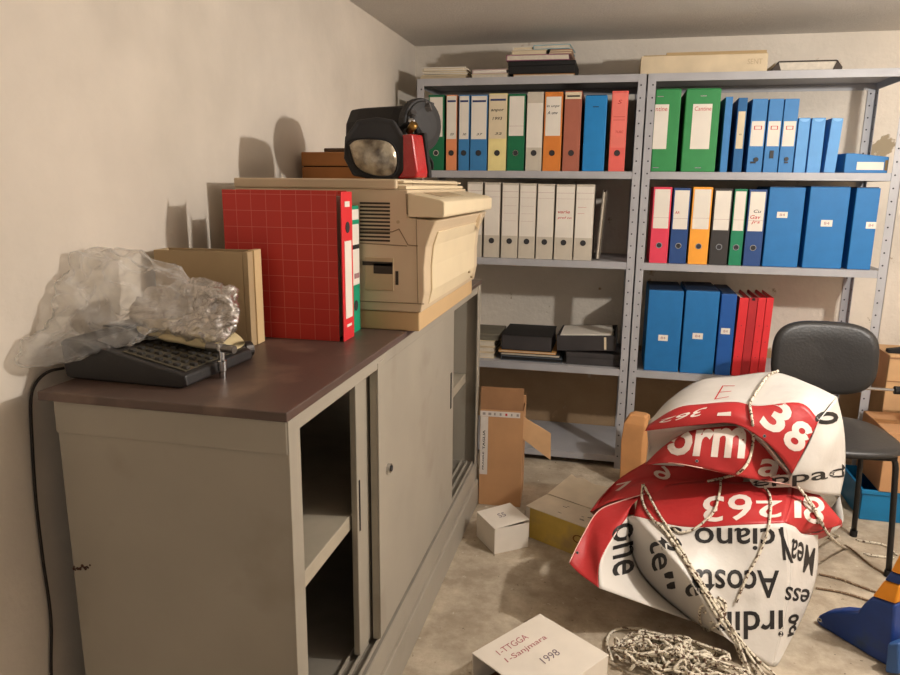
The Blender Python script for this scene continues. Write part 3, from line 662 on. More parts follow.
# red gridded box file
m = bpy.data.materials.new('red_grid_card'); m.use_nodes = True; n = m.node_tree.nodes; l = m.node_tree.links; bs = n['Principled BSDF']
tc = n.new('ShaderNodeTexCoord'); bk = n.new('ShaderNodeTexBrick'); mp = n.new('ShaderNodeMapping'); mp.inputs['Rotation'].default_value = (R(90), 0, 0)
l.new(tc.outputs['Object'], mp.inputs[0]); l.new(mp.outputs[0], bk.inputs['Vector'])
bk.offset = 0; bk.inputs['Color1'].default_value = lin((202, 52, 40))+(1,); bk.inputs['Color2'].default_value = lin((196, 48, 38))+(1,); bk.inputs['Mortar'].default_value = lin((216, 110, 92))+(1,)
bk.inputs['Scale'].default_value = 1; bk.inputs['Mortar Size'].default_value = 0.0007; bk.inputs['Brick Width'].default_value = 0.0362; bk.inputs['Row Height'].default_value = 0.0362; bk.inputs['Mortar Smooth'].default_value = 0.3
l.new(bk.outputs['Color'], bs.inputs['Base Color']); bs.inputs['Roughness'].default_value = 0.55
t = thing('lever_arch_file', 'large red lever arch file with thin grid pattern, upside down in front of the copier', 'binder', (-0.725, 1.47, CZ+0.0004), (0, 0, R(0.5)))
W_, H_ = 0.285, 0.335; d_ = 0.066
b = MB(); b.box(-W_/2, W_/2-0.012, 0, 0.003, 0, H_); b.box(-W_/2, W_/2-0.012, d_-0.003, d_, 0, H_); b.box(W_/2-0.003, W_/2, 0.0, d_, 0, H_-0.002, 1)
b.build('cover', [m, cm('red')], t, bevel=0.0008)
MB().box(-W_/2+0.01, W_/2-0.02, 0.004, d_-0.004, 0.004, H_-0.012).build('paper_block', pages, t)
MB().box(W_/2+0.0003, W_/2+0.0012, 0.012, d_-0.012, 0.05, 0.225).build('spine_label', white, t)
q = MB(); q.disc((W_/2+0.0003, d_/2, 0.255), 0.0125, (1, 0, 0), 18, 0, 0.001); q.build('finger_hole', hole, t)
q = MB(); q.box(W_/2+0.0003, W_/2+0.001, 0.018, d_-0.018, 0.30, 0.312); q.build('lettering', white, t); q = MB(); q.box(W_/2+0.0003, W_/2+0.001, 0.018, d_-0.018, 0.03, 0.036); q.build('lettering', white, t)
# slim green file
t = thing('lever_arch_file', 'slim teal green file with long white label beside the red file', 'binder', (-0.73, 1.552, CZ+0.0004), (0, 0, R(0.5)))
W_, H_, d_ = 0.27, 0.3, 0.06; tealc = mat('teal_card', (18, 150, 112), 0.5)
b = MB(); b.box(-W_/2, W_/2-0.004, 0, 0.0025, 0, H_); b.box(-W_/2, W_/2-0.004, d_-0.0025, d_, 0, H_); b.box(W_/2-0.003, W_/2, 0, d_, 0, H_); b.build('cover', tealc, t, bevel=0.0008)
MB().box(-W_/2+0.01, W_/2-0.01, 0.0035, d_-0.0035, 0.004, H_-0.01).build('paper_block', pages, t)
lo = MB().box(W_/2+0.0003, W_/2+0.0012, 0.004, d_-0.004, 0.115, 0.292).build('spine_label', white, t)
q = MB(); q.box(W_/2+0.0014, W_/2+0.002, 0.006, d_-0.006, 0.258, 0.268); q.build('lettering', tealc, lo); q = MB(); q.box(W_/2+0.0014, W_/2+0.002, 0.006, d_-0.006, 0.2, 0.21); q.build('lettering', ink, lo); q = MB(); q.box(W_/2+0.0014, W_/2+0.002, 0.02, d_-0.008, 0.13, 0.142); q.build('lettering', pinkink, lo)
q = MB(); q.disc((W_/2+0.0003, d_/2, 0.065), 0.0125, (1, 0, 0), 18, 0, 0.001); q.build('finger_hole', hole, t)

# ------------------------------------------------------------------ copier
cop = mat('beige_plastic', (206, 185, 154), 0.45, var=0.03, bump=0.03, bscale=300); copt = mat('tan_plastic', (200, 168, 124), 0.5, var=0.03); copd = mat('dark_beige_plastic', (182, 160, 126), 0.55); slot = mat('dark_slot', (58, 50, 42), 0.8)  # copd: darker beige for hatch, catches, screws and button strip
YA, YZ = 1.625, 2.29
t = thing('copier', 'large beige desktop copier on the far half of the cabinet', 'copier', (0, 0, 0))
prof = [(-0.925, 0.952), (-0.445, 0.952), (-0.436, 1.0), (-0.437, 1.06), (-0.432, 1.11), (-0.418, 1.15), (-0.408, 1.172), (-0.478, 1.178), (-0.478, 1.243), (-0.925, 1.243)]
MB().prism(prof, YA, YZ).build('body', cop, t, bevel=0.003)
MB().box(-0.92, -0.45, YA+0.004, YZ-0.01, CZ+0.0004, 0.9505).build('base', copt, t, bevel=0.003)
MB().prism([(-0.477, 1.1795), (-0.392, 1.1795), (-0.388, 1.184), (-0.388, 1.216), (-0.4, 1.222), (-0.477, 1.236)], YA-0.002, YZ-0.02).build('control_panel', mat('pale_beige_plastic', (222, 204, 170), 0.45, var=0.03), t, bevel=0.003)
q = MB(); q.box(-0.463, -0.413, YA+0.1, YA+0.34, 1.2335, 1.235, 0, Matrix.Translation((0, 0, 0)))
b = MB(); b.prism([(-0.466, 1.2344), (-0.42, 1.2262), (-0.42, 1.2272), (-0.466, 1.2354)], YA+0.1, YA+0.36); b.build('button_strip', copd, t)
b = MB(); b.box(-0.925, -0.505, YA-0.002, YA+0.14, 1.2435, 1.267); b.box(-0.925, -0.505, YA+0.143, YZ, 1.2435, 1.267); b.build('platen_lid', copd if False else cop, t, bevel=0.004)
b = MB(); b.box(-0.504, -0.484, YA+0.01, YZ-0.02, 1.2437, 1.252); b.box(-0.504, -0.49, YA+0.01, YZ-0.02, 1.258, 1.263); b.build('lid_edge', mat('pale_beige_plastic', (222, 204, 170), 0.45), t, bevel=0.001)
# front cover door seams (the +x face)
b = MB(); fp = [(-0.4445, 0.965), (-0.4355, 1.0), (-0.4365, 1.06), (-0.4315, 1.11), (-0.4205, 1.143)]
fo = [(x+0.004, z) for x, z in fp]
b.prism(fp+fo[::-1], YA+0.06, YZ-0.07); b.build('front_door', mat('pale_beige_plastic', (222, 204, 170), 0.45), t, bevel=0.0015)
b = MB()
for (yy, zz) in ((YA+0.09, 1.12), (YZ-0.16, 0.99), (YZ-0.12, 0.97)): b.box(-0.434, -0.4275, yy, yy+0.012, zz, zz+0.006)
b.build('catch', copd, t)
# paper-exit bracket at the far end of the front
MB().prism([(-0.425, 1.14), (-0.412, 1.168), (-0.405, 1.168), (-0.405, 1.158), (-0.412, 1.12)], YZ-0.12, YZ-0.095).build('panel_bracket', cop, t, bevel=0.001)
# near side: louvres, hatch, seams
def P(px, py): return un(px, py, 'y', YA)
b = MB(); yv = YA-0.0012
for k in range(11):
    a = P(360, 203+k*3.7); c = P(390, 203.5+k*3.7); b.box(a.x, c.x, yv, YA-0.0002, a.z-0.0022, a.z+0.0022)
b.build('vent', slot, t)
b = MB(); a = P(365, 257); c = P(394, 291)
b.box(a.x, c.x, YA-0.003, YA-0.0002, c.z, a.z); b.build('hatch', copd, t, bevel=0.001)
b = MB(); a = P(374, 263); c = P(393, 274); b.box(a.x, c.x, YA-0.0042, YA-0.0032, c.z, a.z); a = P(363, 261); c = P(393, 266); b.box(a.x, c.x, YA-0.0042, YA-0.0032, c.z, a.z); b.build('hatch_slot', slot, t)
b = MB(); a = P(395.5, 271); c = P(398.5, 285); b.box(a.x, c.x, YA-0.0012, YA-0.0002, c.z, a.z); b.build('grip_slot', slot, t)
b = MB()
def seam(pts, w=0.0012):
    for (p0, p1) in zip(pts, pts[1:]):
        a, c = P(*p0), P(*p1); a.y = c.y = YA-0.0004; b.cyl(a, c, w, 5)
seam([(360, 231), (392, 232), (399, 229), (408, 245), (418, 246)]); seam([(416, 203), (418, 303)]); seam([(360, 301), (424, 304)]); seam([(406, 194), (407, 214), (417, 214)]); seam([(360, 243), (407, 246)])
b.build('seam', mat('seam_shade', (130, 108, 80), 0.7), t)
b = MB()
for px, py in ((412, 208), (398, 222), (385, 286)): b.disc(Vector((P(px, py).x, YA-0.0003, P(px, py).z)), 0.004, n=10, th=0.0012)
b.build('screw', copd, t)
# wooden box on copier
t = thing('wooden_box', 'orange-brown wooden box on the copier lid behind the headlights', 'box', (-0.872, 2.2, 1.2674), (0, 0, R(-4)))
ow = mat('orange_wood', (190, 128, 74), 0.6, var=0.12, scale=8)
MB().box(-0.1, 0.14, -0.07, 0.07, 0, 0.038).build('tray', ow, t, bevel=0.002); MB().box(-0.101, 0.14, -0.071, 0.071, 0.0412, 0.084).build('lid', ow, t, bevel=0.003)
MB().box(-0.095, 0.135, -0.066, 0.066, 0.0381, 0.0411).build('gap', blackm, t)
t = thing('flat_case', 'dark flat case lying on the orange-brown wooden box', 'case', (-0.852, 2.195, 1.3519), (0, 0, R(-6)))
MB().box(-0.05, 0.11, -0.05, 0.05, 0, 0.012).build('body', mat('brown_leather', (96, 76, 58), 0.6), t, bevel=0.003)

# ------------------------------------------------------------------ headlights
glass = mat('ribbed_lens', (176, 164, 142), 0.1, 0.45, 0.2, 30, bump=0.6, bscale=45, rgb2=(92, 80, 66), thr=(0.46, 0.66), tscale=22, coat=0.6)
redl = mat('red_lens', (176, 22, 26), 0.15, var=0.1, bump=0.3, bscale=120, coat=0.5)
def rr(w, h, ch, z=0):   # chamfered rounded outline
    return [(-w, -h*0.35), (-w*0.72, -h*0.92), (-w*0.3, -h), (w*0.72, -h), (w, -h*0.72), (w, h*0.3), (w*0.62, h*0.92), (w*0.1, h), (-w*0.55, h*0.9), (-w*0.95, h*0.35)]
def loft(b, rings, mi=0, cap=True):
    n_ = len(rings[0]); vs = [v for r_ in rings for v in r_]; fs = []
    for i in range(len(rings)-1):
        for j in range(n_): fs.append((i*n_+j, (i+1)*n_+j, (i+1)*n_+(j+1) % n_, i*n_+(j+1) % n_))
    if cap: fs.append(tuple(range(n_))); fs.append(tuple((len(rings)-1)*n_+j for j in range(n_))[::-1])
    b.add(vs, fs, mi)
ct = 1.2674
# facing light: local frame -y = lens side
t = thing('headlight', 'black headlight with clear lens and red side lamp facing out, on the copier', 'headlight', (-0.622, 1.83, ct), (0, 0, R(12)))
cz = 0.078; b = MB()
def ring(s_, y, dx=0, dz=0): return [Vector((x*s_+dx, y, cz+z*s_+dz)) for x, z in rr(0.08, 0.076, 0)]
loft(b, [ring(0.86, -0.052, -0.002, -0.004), ring(0.97, -0.055), ring(1.0, -0.045), ring(1.0, 0.0), ring(0.8, 0.06, 0.01, 0.008), ring(0.5, 0.085, 0.014, 0.01)])
b.build('housing', mat('black_rubbery', (40, 38, 38), 0.6, bump=0.06, bscale=150), t, bevel=0.004, smooth=False)
b = MB(); lens = [(-0.066, 0.018), (-0.05, -0.03), (-0.02, -0.052), (0.02, -0.06), (0.05, -0.052), (0.06, -0.02), (0.052, 0.012), (0.03, 0.03), (-0.02, 0.034), (-0.05, 0.03)]
pts = [Vector((x, 0, z)) for x, z in lens]; pts = [cr(pts+pts[:1], i/40) for i in range(40)]
def lr(s_, y): return [Vector((p.x*s_, y, cz-0.012+p.z*s_)) for p in pts]
loft(b, [lr(1.0, -0.0525), lr(1.0, -0.0565), lr(0.92, -0.061), lr(0.6, -0.066), lr(0.2, -0.068)])
b.build('lens', glass, t, smooth=True)
b = MB(); b.tube([p for p in lr(1.02, -0.0565)]+lr(1.02, -0.0565)[:1], 0.003, 6); b.build('lens_rim', blackm, t)
q = MB(); Mx = Matrix.Translation((0.094, -0.035, 0.0)) @ Matrix.Rotation(R(-28), 4, 'Z') @ Matrix.Rotation(R(-4), 4, 'Y')
q.prism([(-0.026, 0.002), (0.03, 0.002), (0.034, 0.016), (0.024, 0.112), (-0.034, 0.112), (-0.03, 0.02)], -0.026, 0.03, 'y', 0, Mx); q.build('side_lamp', redl, t, bevel=0.005)
q = MB(); q.prism([(-0.03, 0.004), (0.036, 0.004), (0.036, 0.02), (0.028, 0.118), (-0.038, 0.118), (-0.036, 0.02)], 0.0305, 0.045, 'y', 0, Mx); q.build('side_lamp_housing', blackm, t, bevel=0.003)
q = MB(); q.tube(spline([(0.05, 0.03, 0.12), (0.075, 0.02, 0.14), (0.10, 0.01, 0.135), (0.105, 0.02, 0.12)], 14), 0.008, 8); q.tube(spline([(0.04, 0.04, 0.13), (0.09, 0.05, 0.142), (0.115, 0.03, 0.12)], 12), 0.006, 8)
q.cyl((0.085, 0.0, 0.122), (0.1, -0.02, 0.14), 0.011, 12, 1); q.build('bulb_wiring', [blackm, mat('brass', (150, 116, 62), 0.35, 0.9)], t, smooth=True)
# second light lying behind, seen from its back
t = thing('headlight', 'black headlight turned away with round rear cap, behind the one facing out', 'headlight', (-0.64, 2.045, ct), (0, 0, R(-8)))
b = MB(); cz = 0.135
def ring2(s_, x, dz=0): return [Vector((x, y*s_, cz+dz+z*s_)) for y, z in rr(0.075, 0.072, 0)]
loft(b, [ring2(0.75, -0.13), ring2(0.95, -0.12), ring2(1.0, -0.09), ring2(0.98, 0.02, 0.004), ring2(0.8, 0.07, 0.006), ring2(0.45, 0.1, 0.008)])
b.build('housing', mat('black_rubbery', (40, 38, 38), 0.6), t, bevel=0.004)
q = MB(); Mx = Matrix.Translation((0.112, -0.05, 0.15)) @ Matrix.Rotation(R(66), 4, 'Z') @ Matrix.Rotation(R(90), 4, 'X')
q.lathe([(0.02, -0.03), (0.068, -0.028), (0.072, -0.022), (0.072, -0.004), (0.069, 0.0), (0.064, 0.0), (0.062, 0.004), (0.045, 0.0075), (0.02, 0.0085)], 30, 0, Mx); q.build('rear_cap', mat('dark_grey_plastic', (42, 40, 40), 0.6, bump=0.05), t, bevel=0.001)
q = MB(); q.cyl((0.09, -0.09, 0.165), (0.105, -0.1, 0.18), 0.01, 12); q.box(0.06, 0.12, -0.05, 0.01, 0.185, 0.215); q.cyl((0.05, -0.06, 0.17), (0.13, -0.04, 0.2), 0.012, 10); q.build('bracket', mat('grey_plastic', (72, 68, 66), 0.6), t, bevel=0.002)
q = MB(); q.prism([(-0.05, 0.0), (0.07, 0.0), (0.06, 0.055), (-0.06, 0.058)], -0.045, 0.045); q.build('mounting_frame', blackm, t, bevel=0.003)
q = MB(); q.tube(spline([(0.1, -0.07, 0.11), (0.13, -0.09, 0.08), (0.15, -0.08, 0.05), (0.148, -0.07, 0.03)], 16), 0.004, 7); q.cyl((0.1, -0.1, 0.155), (0.102, -0.108, 0.155), 0.009, 12, 1); q.build('cable', [blackm, chrome], t, smooth=True)

# ------------------------------------------------------------------ boxes on the floor
def rot2(p, a): return (p[0]*math.cos(a)-p[1]*math.sin(a), p[0]*math.sin(a)+p[1]*math.cos(a))
boxw = mat('white_card', (222, 212, 198), 0.75, var=0.05)
# front white box with handwriting
t = thing('carton', 'white cardboard box with red handwriting on its lid, nearest one on the floor', 'box', (-0.282, 1.513, 0.0004), (0, 0, R(54.5)))
L, D_, H = 0.25, 0.223, 0.13
b = MB(); b.box(0, L, -D_, -D_+0.003, 0, H-0.004); b.box(0, L, -0.003, 0, 0, H-0.004); b.box(L-0.003, L, -D_+0.003, -0.003, 0, H-0.004); b.box(0, L-0.003, -D_+0.003, -0.003, 0, 0.003); b.box(0.0, 0.003, -D_+0.003, -0.003, 0.003, 0.05)
b.build('body', boxw, t, bevel=0.001)
lid = MB().box(-0.001, L+0.001, -D_-0.001, 0.001, H-0.0035, H).build('lid', boxw, t, bevel=0.0012)
MB().box(0.004, L-0.004, -D_+0.004, -0.004, 0.004, 0.04).build('contents', mat('brown_contents', (120, 88, 56), 0.9), t)
pen = mat('faded_red_pen', (176, 104, 108), 0.8)
g = MB()
def flat(b, s, x0, x1, y0, y1, z, mi=0, bold=0.0, shear=0.15):
    vs, fs, ar = text_raw(s, bold, shear); b.add([(x0+(x1-x0)*a, y0+(y1-y0)*c, z) for a, c in vs], fs, mi)
flat(g, '1-TTGGA', 0.045, 0.15, -0.052, -0.032, H+0.0006, 0); g.build('handwriting', pen, lid); g = MB(); flat(g, '1-Sanjmara', 0.04, 0.185, -0.088, -0.066, H+0.0006, 0); g.build('handwriting', pen, lid); g = MB(); flat(g, '1998', 0.105, 0.165, -0.145, -0.122, H+0.0006)
g.build('handwriting', mat('grey_ink', (120, 104, 112), 0.8), lid)
# small white box
t = thing('carton', 'small white box with its lid slightly open, in front of the tall cardboard box', 'box', (-0.344, 2.227, 0.0004), (0, 0, R(36.5)))
L, D_, H = 0.135, 0.143, 0.094
b = MB(); b.box(0, L, 0, 0.002, 0, H); b.box(0, L, D_-0.002, D_, 0, H); b.box(0, 0.002, 0.002, D_-0.002, 0, H); b.box(L-0.002, L, 0.002, D_-0.002, 0, H*0.86); b.box(0.002, L-0.002, 0.002, D_-0.002, 0, 0.002)
b.build('body', boxw, t, bevel=0.0008)
lid = MB().box(-0.001, L+0.001, -0.001, D_, H+0.0004, H+0.0026, 0, Matrix.Translation((0, 0, H)) @ Matrix.Rotation(R(-4.5), 4, 'Y') @ Matrix.Translation((0, 0, -H))).build('lid', boxw, t, bevel=0.0006)
g = MB(); flat(g, 'S5', 0.05, 0.08, 0.06, 0.09, 0.0); vs = [Matrix.Translation((0, 0, H+0.0034)) @ Matrix.Rotation(R(-4.5), 4, 'Y') @ v for v in g.v]; g.v = vs; g.build('handwriting', mat('grey_ink', (120, 104, 112), 0.8), lid)
# tall brown cardboard box lying on its side, flap to the right
t = thing('cardboard_box', 'tall brown cardboard box with one flap open, standing at the end of the cabinet', 'box', (-0.472, 2.605, 0.0004), (0, 0, R(4)))
W_, D_, H = 0.168, 0.22, 0.40; tt = 0.004
b = MB(); b.box(0, W_, 0, tt, 0, H); b.box(0, W_, D_-tt, D_, 0, H); b.box(0, tt, tt, D_-tt, 0, H); b.box(W_-tt, W_, tt, D_-tt, 0, H-0.03); b.box(tt, W_-tt, tt, D_-tt, 0, tt)
b.build('body', kraft, t, bevel=0.001)
MB().box(0.001, W_-0.001, 0.0005, 0.004, H+0.0005, H+0.09, 0, Matrix.Translation((0, 0, H)) @ Matrix.Rotation(R(-5), 4, 'X') @ Matrix.Translation((0, 0, -H))).build('flap', kraftd, t)
b = MB(); b.prism([(W_+0.001, 0.375), (W_+0.108, 0.315), (W_+0.112, 0.205), (W_+0.001, 0.285)], -0.012, -0.008, 'y', 0, Matrix.Translation((0, 0.02, 0)))
b.build('flap', mat('light_cardboard', (206, 164, 120), 0.85), t)
tape = mat('white_tape', (214, 204, 194), 0.6)
b = MB(); b.box(0.0, W_-0.012, -0.001, -0.0003, 0.372, 0.394)
for i in range(7): x = 0.01+i*0.022; b.box(x, x+random.uniform(.006, .014), -0.0015, -0.0011, 0.378, 0.388, 1+(i == 4))
b.build('packing_tape', [tape, mat('grey_print', (150, 140, 134), 0.8), redink], t)
b = MB(); b.box(0.002, 0.032, -0.001, -0.0003, 0.13, 0.371)
for i, (z0, z1, w_) in enumerate(((0.235, 0.315, 0.009), (0.15, 0.225, 0.006))):
    vs, fs, ar = text_raw(('TAGLIA', 'FRAGILE')[i], 0.02, 0); b.add([(0.012+w_*(1-c), -0.0014, z0+(z1-z0)*a) for a, c in vs], fs, 1)
b.build('label', [tape, ink], t)
# flat yellow and white box
t = thing('flat_carton', 'flat white and yellow box with torn flaps, half under the banner', 'box', (-0.257, 2.39, 0.0004), (0, 0, R(-28.4)))
L, D_, H = 0.36, 0.3, 0.115
yel = mat('yellow_print', (204, 174, 84), 0.7, var=0.12, scale=10, rgb2=(176, 150, 96), thr=(0.5, 0.7), tscale=9)
b = MB(); b.box(0, L, 0, 0.003, 0, H, 1); b.box(0, L, D_-0.003, D_, 0, H); b.box(0, 0.003, 0.003, D_-0.003, 0, H); b.box(L-0.003, L, 0.003, D_-0.003, 0, H); b.box(0.003, L-0.003, 0.003, D_-0.003, 0, 0.003); b.box(0, 0.018, -0.0006, -0.0001, 0, H, 0)
b.build('body', [boxw, yel], t, bevel=0.001)
wp = mat('worn_white_card', (218, 204, 180), 0.85, var=0.08, scale=14)
f1 = MB().box(0.0, L, 0.0, 0.135, H+0.0004, H+0.0028).build('lid_flap', wp, t)
def torn(x0, x1, y0, y1, n_):
    return [(x0+(x1-x0)*i/n_, y1+random.uniform(-.014, .014)) for i in range(n_+1)]
b = MB(); b.prism([(0.0, 0.14), (L, 0.14)]+[(L-(L)*i/12, 0.30+random.uniform(-.012, .016)) for i in range(13)], H+0.0012, H+0.0036, 'z', 0, Matrix.Translation((0, 0.14, H)) @ Matrix.Rotation(R(9), 4, 'X') @ Matrix.Translation((0, -0.14, -H)))
b.build('lid_flap', wp, t)
g = MB(); flat(g, 'C', 0.2, 0.235, 0, 0.03, 0); g.v = [(v.x, -0.0012, v.y+0.05) for v in g.v]; flat(g, 'E', 0.25, 0.28, 0, 0.03, 0); g.v = [Vector(v) if i < len(g.v) else v for i, v in enumerate(g.v)]
g.v = [Vector((v[0], -0.0012, v[2] if abs(v[1]+0.0012) < 1e-6 else v[1]+0.05)) for v in g.v]
g.build('lettering', mat('brown_print', (120, 78, 30), 0.8), t)
g = MB()
for i in range(14): x = 0.1+random.uniform(0, .16); y = 0.03+random.uniform(0, .08); g.box(x, x+random.uniform(.006, .02), y, y+0.002, H+0.003, H+0.0034, 0)
g.build('handwriting', ink, f1)
# tan rounded board behind
t = thing('cardboard_tube', 'tan rounded cardboard piece standing behind the banner by the middle posts', 'cardboard', (0.135, 2.965, 0.0004), (0, 0, R(-12)))
b = MB(); o_ = [(-0.06, -0.045), (0.045, -0.05), (0.062, -0.03), (0.066, 0.03), (0.05, 0.045), (-0.055, 0.045), (-0.066, 0.02)]
loft(b, [[Vector((x*s_+dx, y*s_, z)) for x, y in o_][::-1] for s_, z, dx in ((0.8, 0, 0.01), (0.85, 0.03, 0.004), (0.85, 0.2, 0), (0.8, 0.28, 0.004), (0.62, 0.315, 0.012), (0.42, 0.322, 0.014))])
b.build('shell', mat('orange_cardboard', (204, 148, 96), 0.8), t, bevel=0.004, smooth=False)

# ------------------------------------------------------------------ banner
vin = bpy.data.materials.new('vinyl'); bpy.data.materials.remove(vin)
def vinyl(name, rgb):
    m = mat(name, rgb, 0.42, var=0.035, scale=7, bump=0.5, bscale=11, spec=0.45); return m
vw = vinyl('white_vinyl', (210, 204, 196)); vr = vinyl('red_vinyl', (180, 46, 47))
SH = MB(); SHF = []
def patch(grid, mi, nu=22, nv=16, amp=0.003, seed=0):
    """grid: rows of (px,py,y) or Vector; Catmull-Rom surface"""
    G = [[(un(q[0], q[1], 'y', q[2]) if not isinstance(q, Vector) else q) for q in row_] for row_ in grid]
    vs = []
    rows_ = [[cr(r_, i/nu) for i in range(nu+1)] for r_ in G]
    for j in range(nv+1):
        for i in range(nu+1):
            p = cr([r_[i] for r_ in rows_], j/nv)
            e = min(1, 3*min(i, nu-i)/nu)*min(1, 3*min(j, nv-j)/nv)
            w_ = noise.noise(p*11+Vector((seed, 0, 0)))+0.4*noise.noise(p*25+Vector((seed, 3, 0)))+1.6*(0.3-abs(noise.noise(Vector((p.x*9, p.y*9, p.z*5))+Vector((seed*2, 7, 0)))))
            p = p+Vector((0.3, -1, 0.4))*amp*2.0*w_*e
            p.z = max(p.z, 0.0015)
            vs.append(p)
    fs = [(j*(nu+1)+i, j*(nu+1)+i+1, (j+1)*(nu+1)+i+1, (j+1)*(nu+1)+i) for j in range(nv) for i in range(nu)]
    SH.add(vs, fs, mi)
Wt, Rd = 0, 1
# lower part -------------------------------------------------
F2L = [(627,517,2.05),(634,560,2.03),(655,590,2.0),(694,622,1.935)]
F1B = [(627,517,2.03),(611,540,1.93),(600,562,1.86),(599,588,1.80)]
patch([[F1B[i], tuple((F1B[i][k]+F2L[i][k])/2+(0, 0, -0.012)[k] for k in range(3)) if i else (627,517,2.029), F2L[i]] for i in range(4)], Wt, 18, 20, 0.002, 1)
# red margin left of it
patch([[(644,494,2.15),(632,505,2.07),(627,517,2.03)],[(620,501,2.12),(616,518,2.02),(611,540,1.93)],[(598,511,2.05),(598,535,1.95),(600,562,1.86)],[(582,536,1.95),(588,556,1.9),(598,575,1.83)],[(569,563,1.86),(580,574,1.84),(599,588,1.80)]], Rd, 16, 24, 0.006, 2)
# shaded valley
F3L = [(634,516,2.03),(665,550,1.89),(693,585,1.835),(725,637,1.80)]
patch([[F2L[0],(630,516,2.04),F3L[0]],[F2L[1],(650,556,1.97),F3L[1]],[F2L[2],(676,588,1.925),F3L[2]],[F2L[3],(708,629,1.87),F3L[3]]], Wt, 14, 22, 0.002, 3)
# main face
RG = [(785,523,1.97),(790,575,1.92),(783,625,1.87),(772,668,1.826)]
BD = [(634,516,2.03),(685,527,1.98),(740,525,1.955),(785,523,1.97)]
patch([BD,[F3L[1],(705,560,1.9),(752,570,1.905),RG[1]],[F3L[2],(722,597,1.86),(757,610,1.87),RG[2]],[F3L[3],(742,650,1.82),(758,660,1.824),RG[3]]], Wt, 28, 26, 0.003, 4)
# right face
patch([[RG[0],(795,527,2.0),(803,534,2.03),(818,530,2.08)],[RG[1],(800,574,1.97),(809,573,2.02),(817,572,2.06)],[RG[2],(791,620,1.90),(798,616,1.94),(805,611,1.98)],[RG[3],(774,667,1.826),(776,666,1.828),(778,664,1.832)]], Wt, 16, 22, 0.003, 5)
# red band above the main face
TP = [(640,490,2.15),(690,482,2.13),(742,482,2.12),(793,480,2.14)]
patch([TP,[(637,503,2.1),(688,505,2.05),(741,503,2.03),(790,502,2.05)],BD], Rd, 28, 14, 0.003, 6)
patch([[(793,480,2.14),(815,491,2.12),(842,521,2.12)],[(790,502,2.05),(813,512,2.06),(842,523,2.115)],[(785,523,1.97),(802,534,2.03),(841,525,2.11)]], Rd, 14, 12, 0.002, 7)
patch([[(842,522,2.118),(820,532,2.07),(802,535,2.032)],[(842,526,2.14),(822,538,2.11),(803,540,2.07)]], Rd, 10, 5, 0, 7)
# dark fold at the left
patch([[(648,461,2.24),(690,466,2.2),(742,476,2.15)],[(618,480,2.26),(662,476,2.19),(742,482,2.13)],[(600,498,2.22),(640,484,2.16),(720,485,2.12)],[(590,512,2.12),(618,500,2.12),(690,487,2.125)]], Rd, 24, 14, 0.004, 8)
# upper part -------------------------------------------------
UT = [(648,425,2.16),(677,408,2.14),(705,404,2.13),(735,402,2.12),(758,406,2.10),(800,403,2.09),(819,420,2.07)]
UB = [(645,431,2.13),(671,428,2.10),(700,425,2.08),(734,424,2.06),(763,440,2.04),(780,457,2.035),(792,474,2.04)]
UK = [(650,421,2.2),(670,399,2.3),(700,380,2.36),(735,376,2.36),(775,372.5,2.32),(812,385,2.25),(837,397,2.19)]
patch([UK,[tuple((UK[i][k]+UT[i][k])/2+(0, -2, 0)[k] for k in range(3)) for i in range(7)],UT], Wt, 40, 14, 0.003, 9)
patch([UT,[tuple((UT[i][k]+UB[i][k])/2+(0, 0, -0.012)[k] for k in range(3)) for i in range(7)],UB], Rd, 40, 12, 0.002, 10)
# right hanging side
patch([[UT[6],(829,407,2.11),UK[6]],[(808,445,2.055),(828,442,2.085),(844,430,2.19)],[UB[6],(819,470,2.08),(845,468,2.2)],[(788,486,2.06),(815,494,2.09),(840,496,2.18)]], Wt, 18, 22, 0.003, 11)
patch([[(748,478,2.12),(793,474,2.06)],[(755,488,2.1),(790,487,2.06)]], Wt, 10, 6, 0, 12)
# inner pocket behind the band
patch([[(647,430,2.14),(700,426,2.11),(750,430,2.08),(790,473,2.06)],[(648,445,2.24),(700,445,2.24),(752,452,2.22),(792,480,2.12)],[(646,464,2.2),(700,468,2.2),(752,477,2.17),(793,484,2.1)]], Wt, 24, 10, 0.003, 13)
# lower red band with big letters
patch([[(646,463,2.14),(664,446,2.13),(687,432,2.11),(716,427,2.09),(741,427,2.09),(756,440,2.10),(772,455,2.13),(791,474,2.12)],
       [(646,464,2.13),(668,454,2.09),(694,450,2.06),(722,450,2.05),(745,452,2.05),(760,460,2.09),(775,470,2.11),(792,480,2.10)],
       [(645,465,2.12),(670,463,2.07),(702,468,2.04),(727,474,2.035),(747,478,2.04),(765,481,2.07),(778,483,2.08),(792,484,2.09)]], Rd, 44, 14, 0.003, 14)
# back and hidden sides closing the heap, down to the floor
BK = [un(q[0], q[1], 'y', q[2]) for q in UK]
dn = [Vector(p) for p in ((0.16, 2.36, 0.002), (0.2, 2.38, 0.002), (0.28, 2.4, 0.002), (0.36, 2.37, 0.002), (0.44, 2.3, 0.002), (0.53, 2.22, 0.002), (0.6, 2.2, 0.002))]
BKs = [Vector((0.17, 2.33, 0.5)), *[p for p in BK[1:-1]], BK[-1]]
patch([BK, [(BK[i]*0.45+dn[i]*0.55)+Vector((0, 0.05, 0.05)) for i in range(7)], dn], Wt, 26, 14, 0.01, 15)
pL = un(590, 512, 'y', 2.12); pT = un(648, 461, 'y', 2.24)
patch([[pT, un(618, 480, 'y', 2.26), pL], [Vector((0.12, 2.4, 0.2)), Vector((0.06, 2.36, 0.19)), Vector((0.0, 2.28, 0.16))], [dn[0], Vector((0.1, 2.42, 0.13)), Vector((0.06, 2.36, 0.125))]], Rd, 12, 12, 0.004, 16)
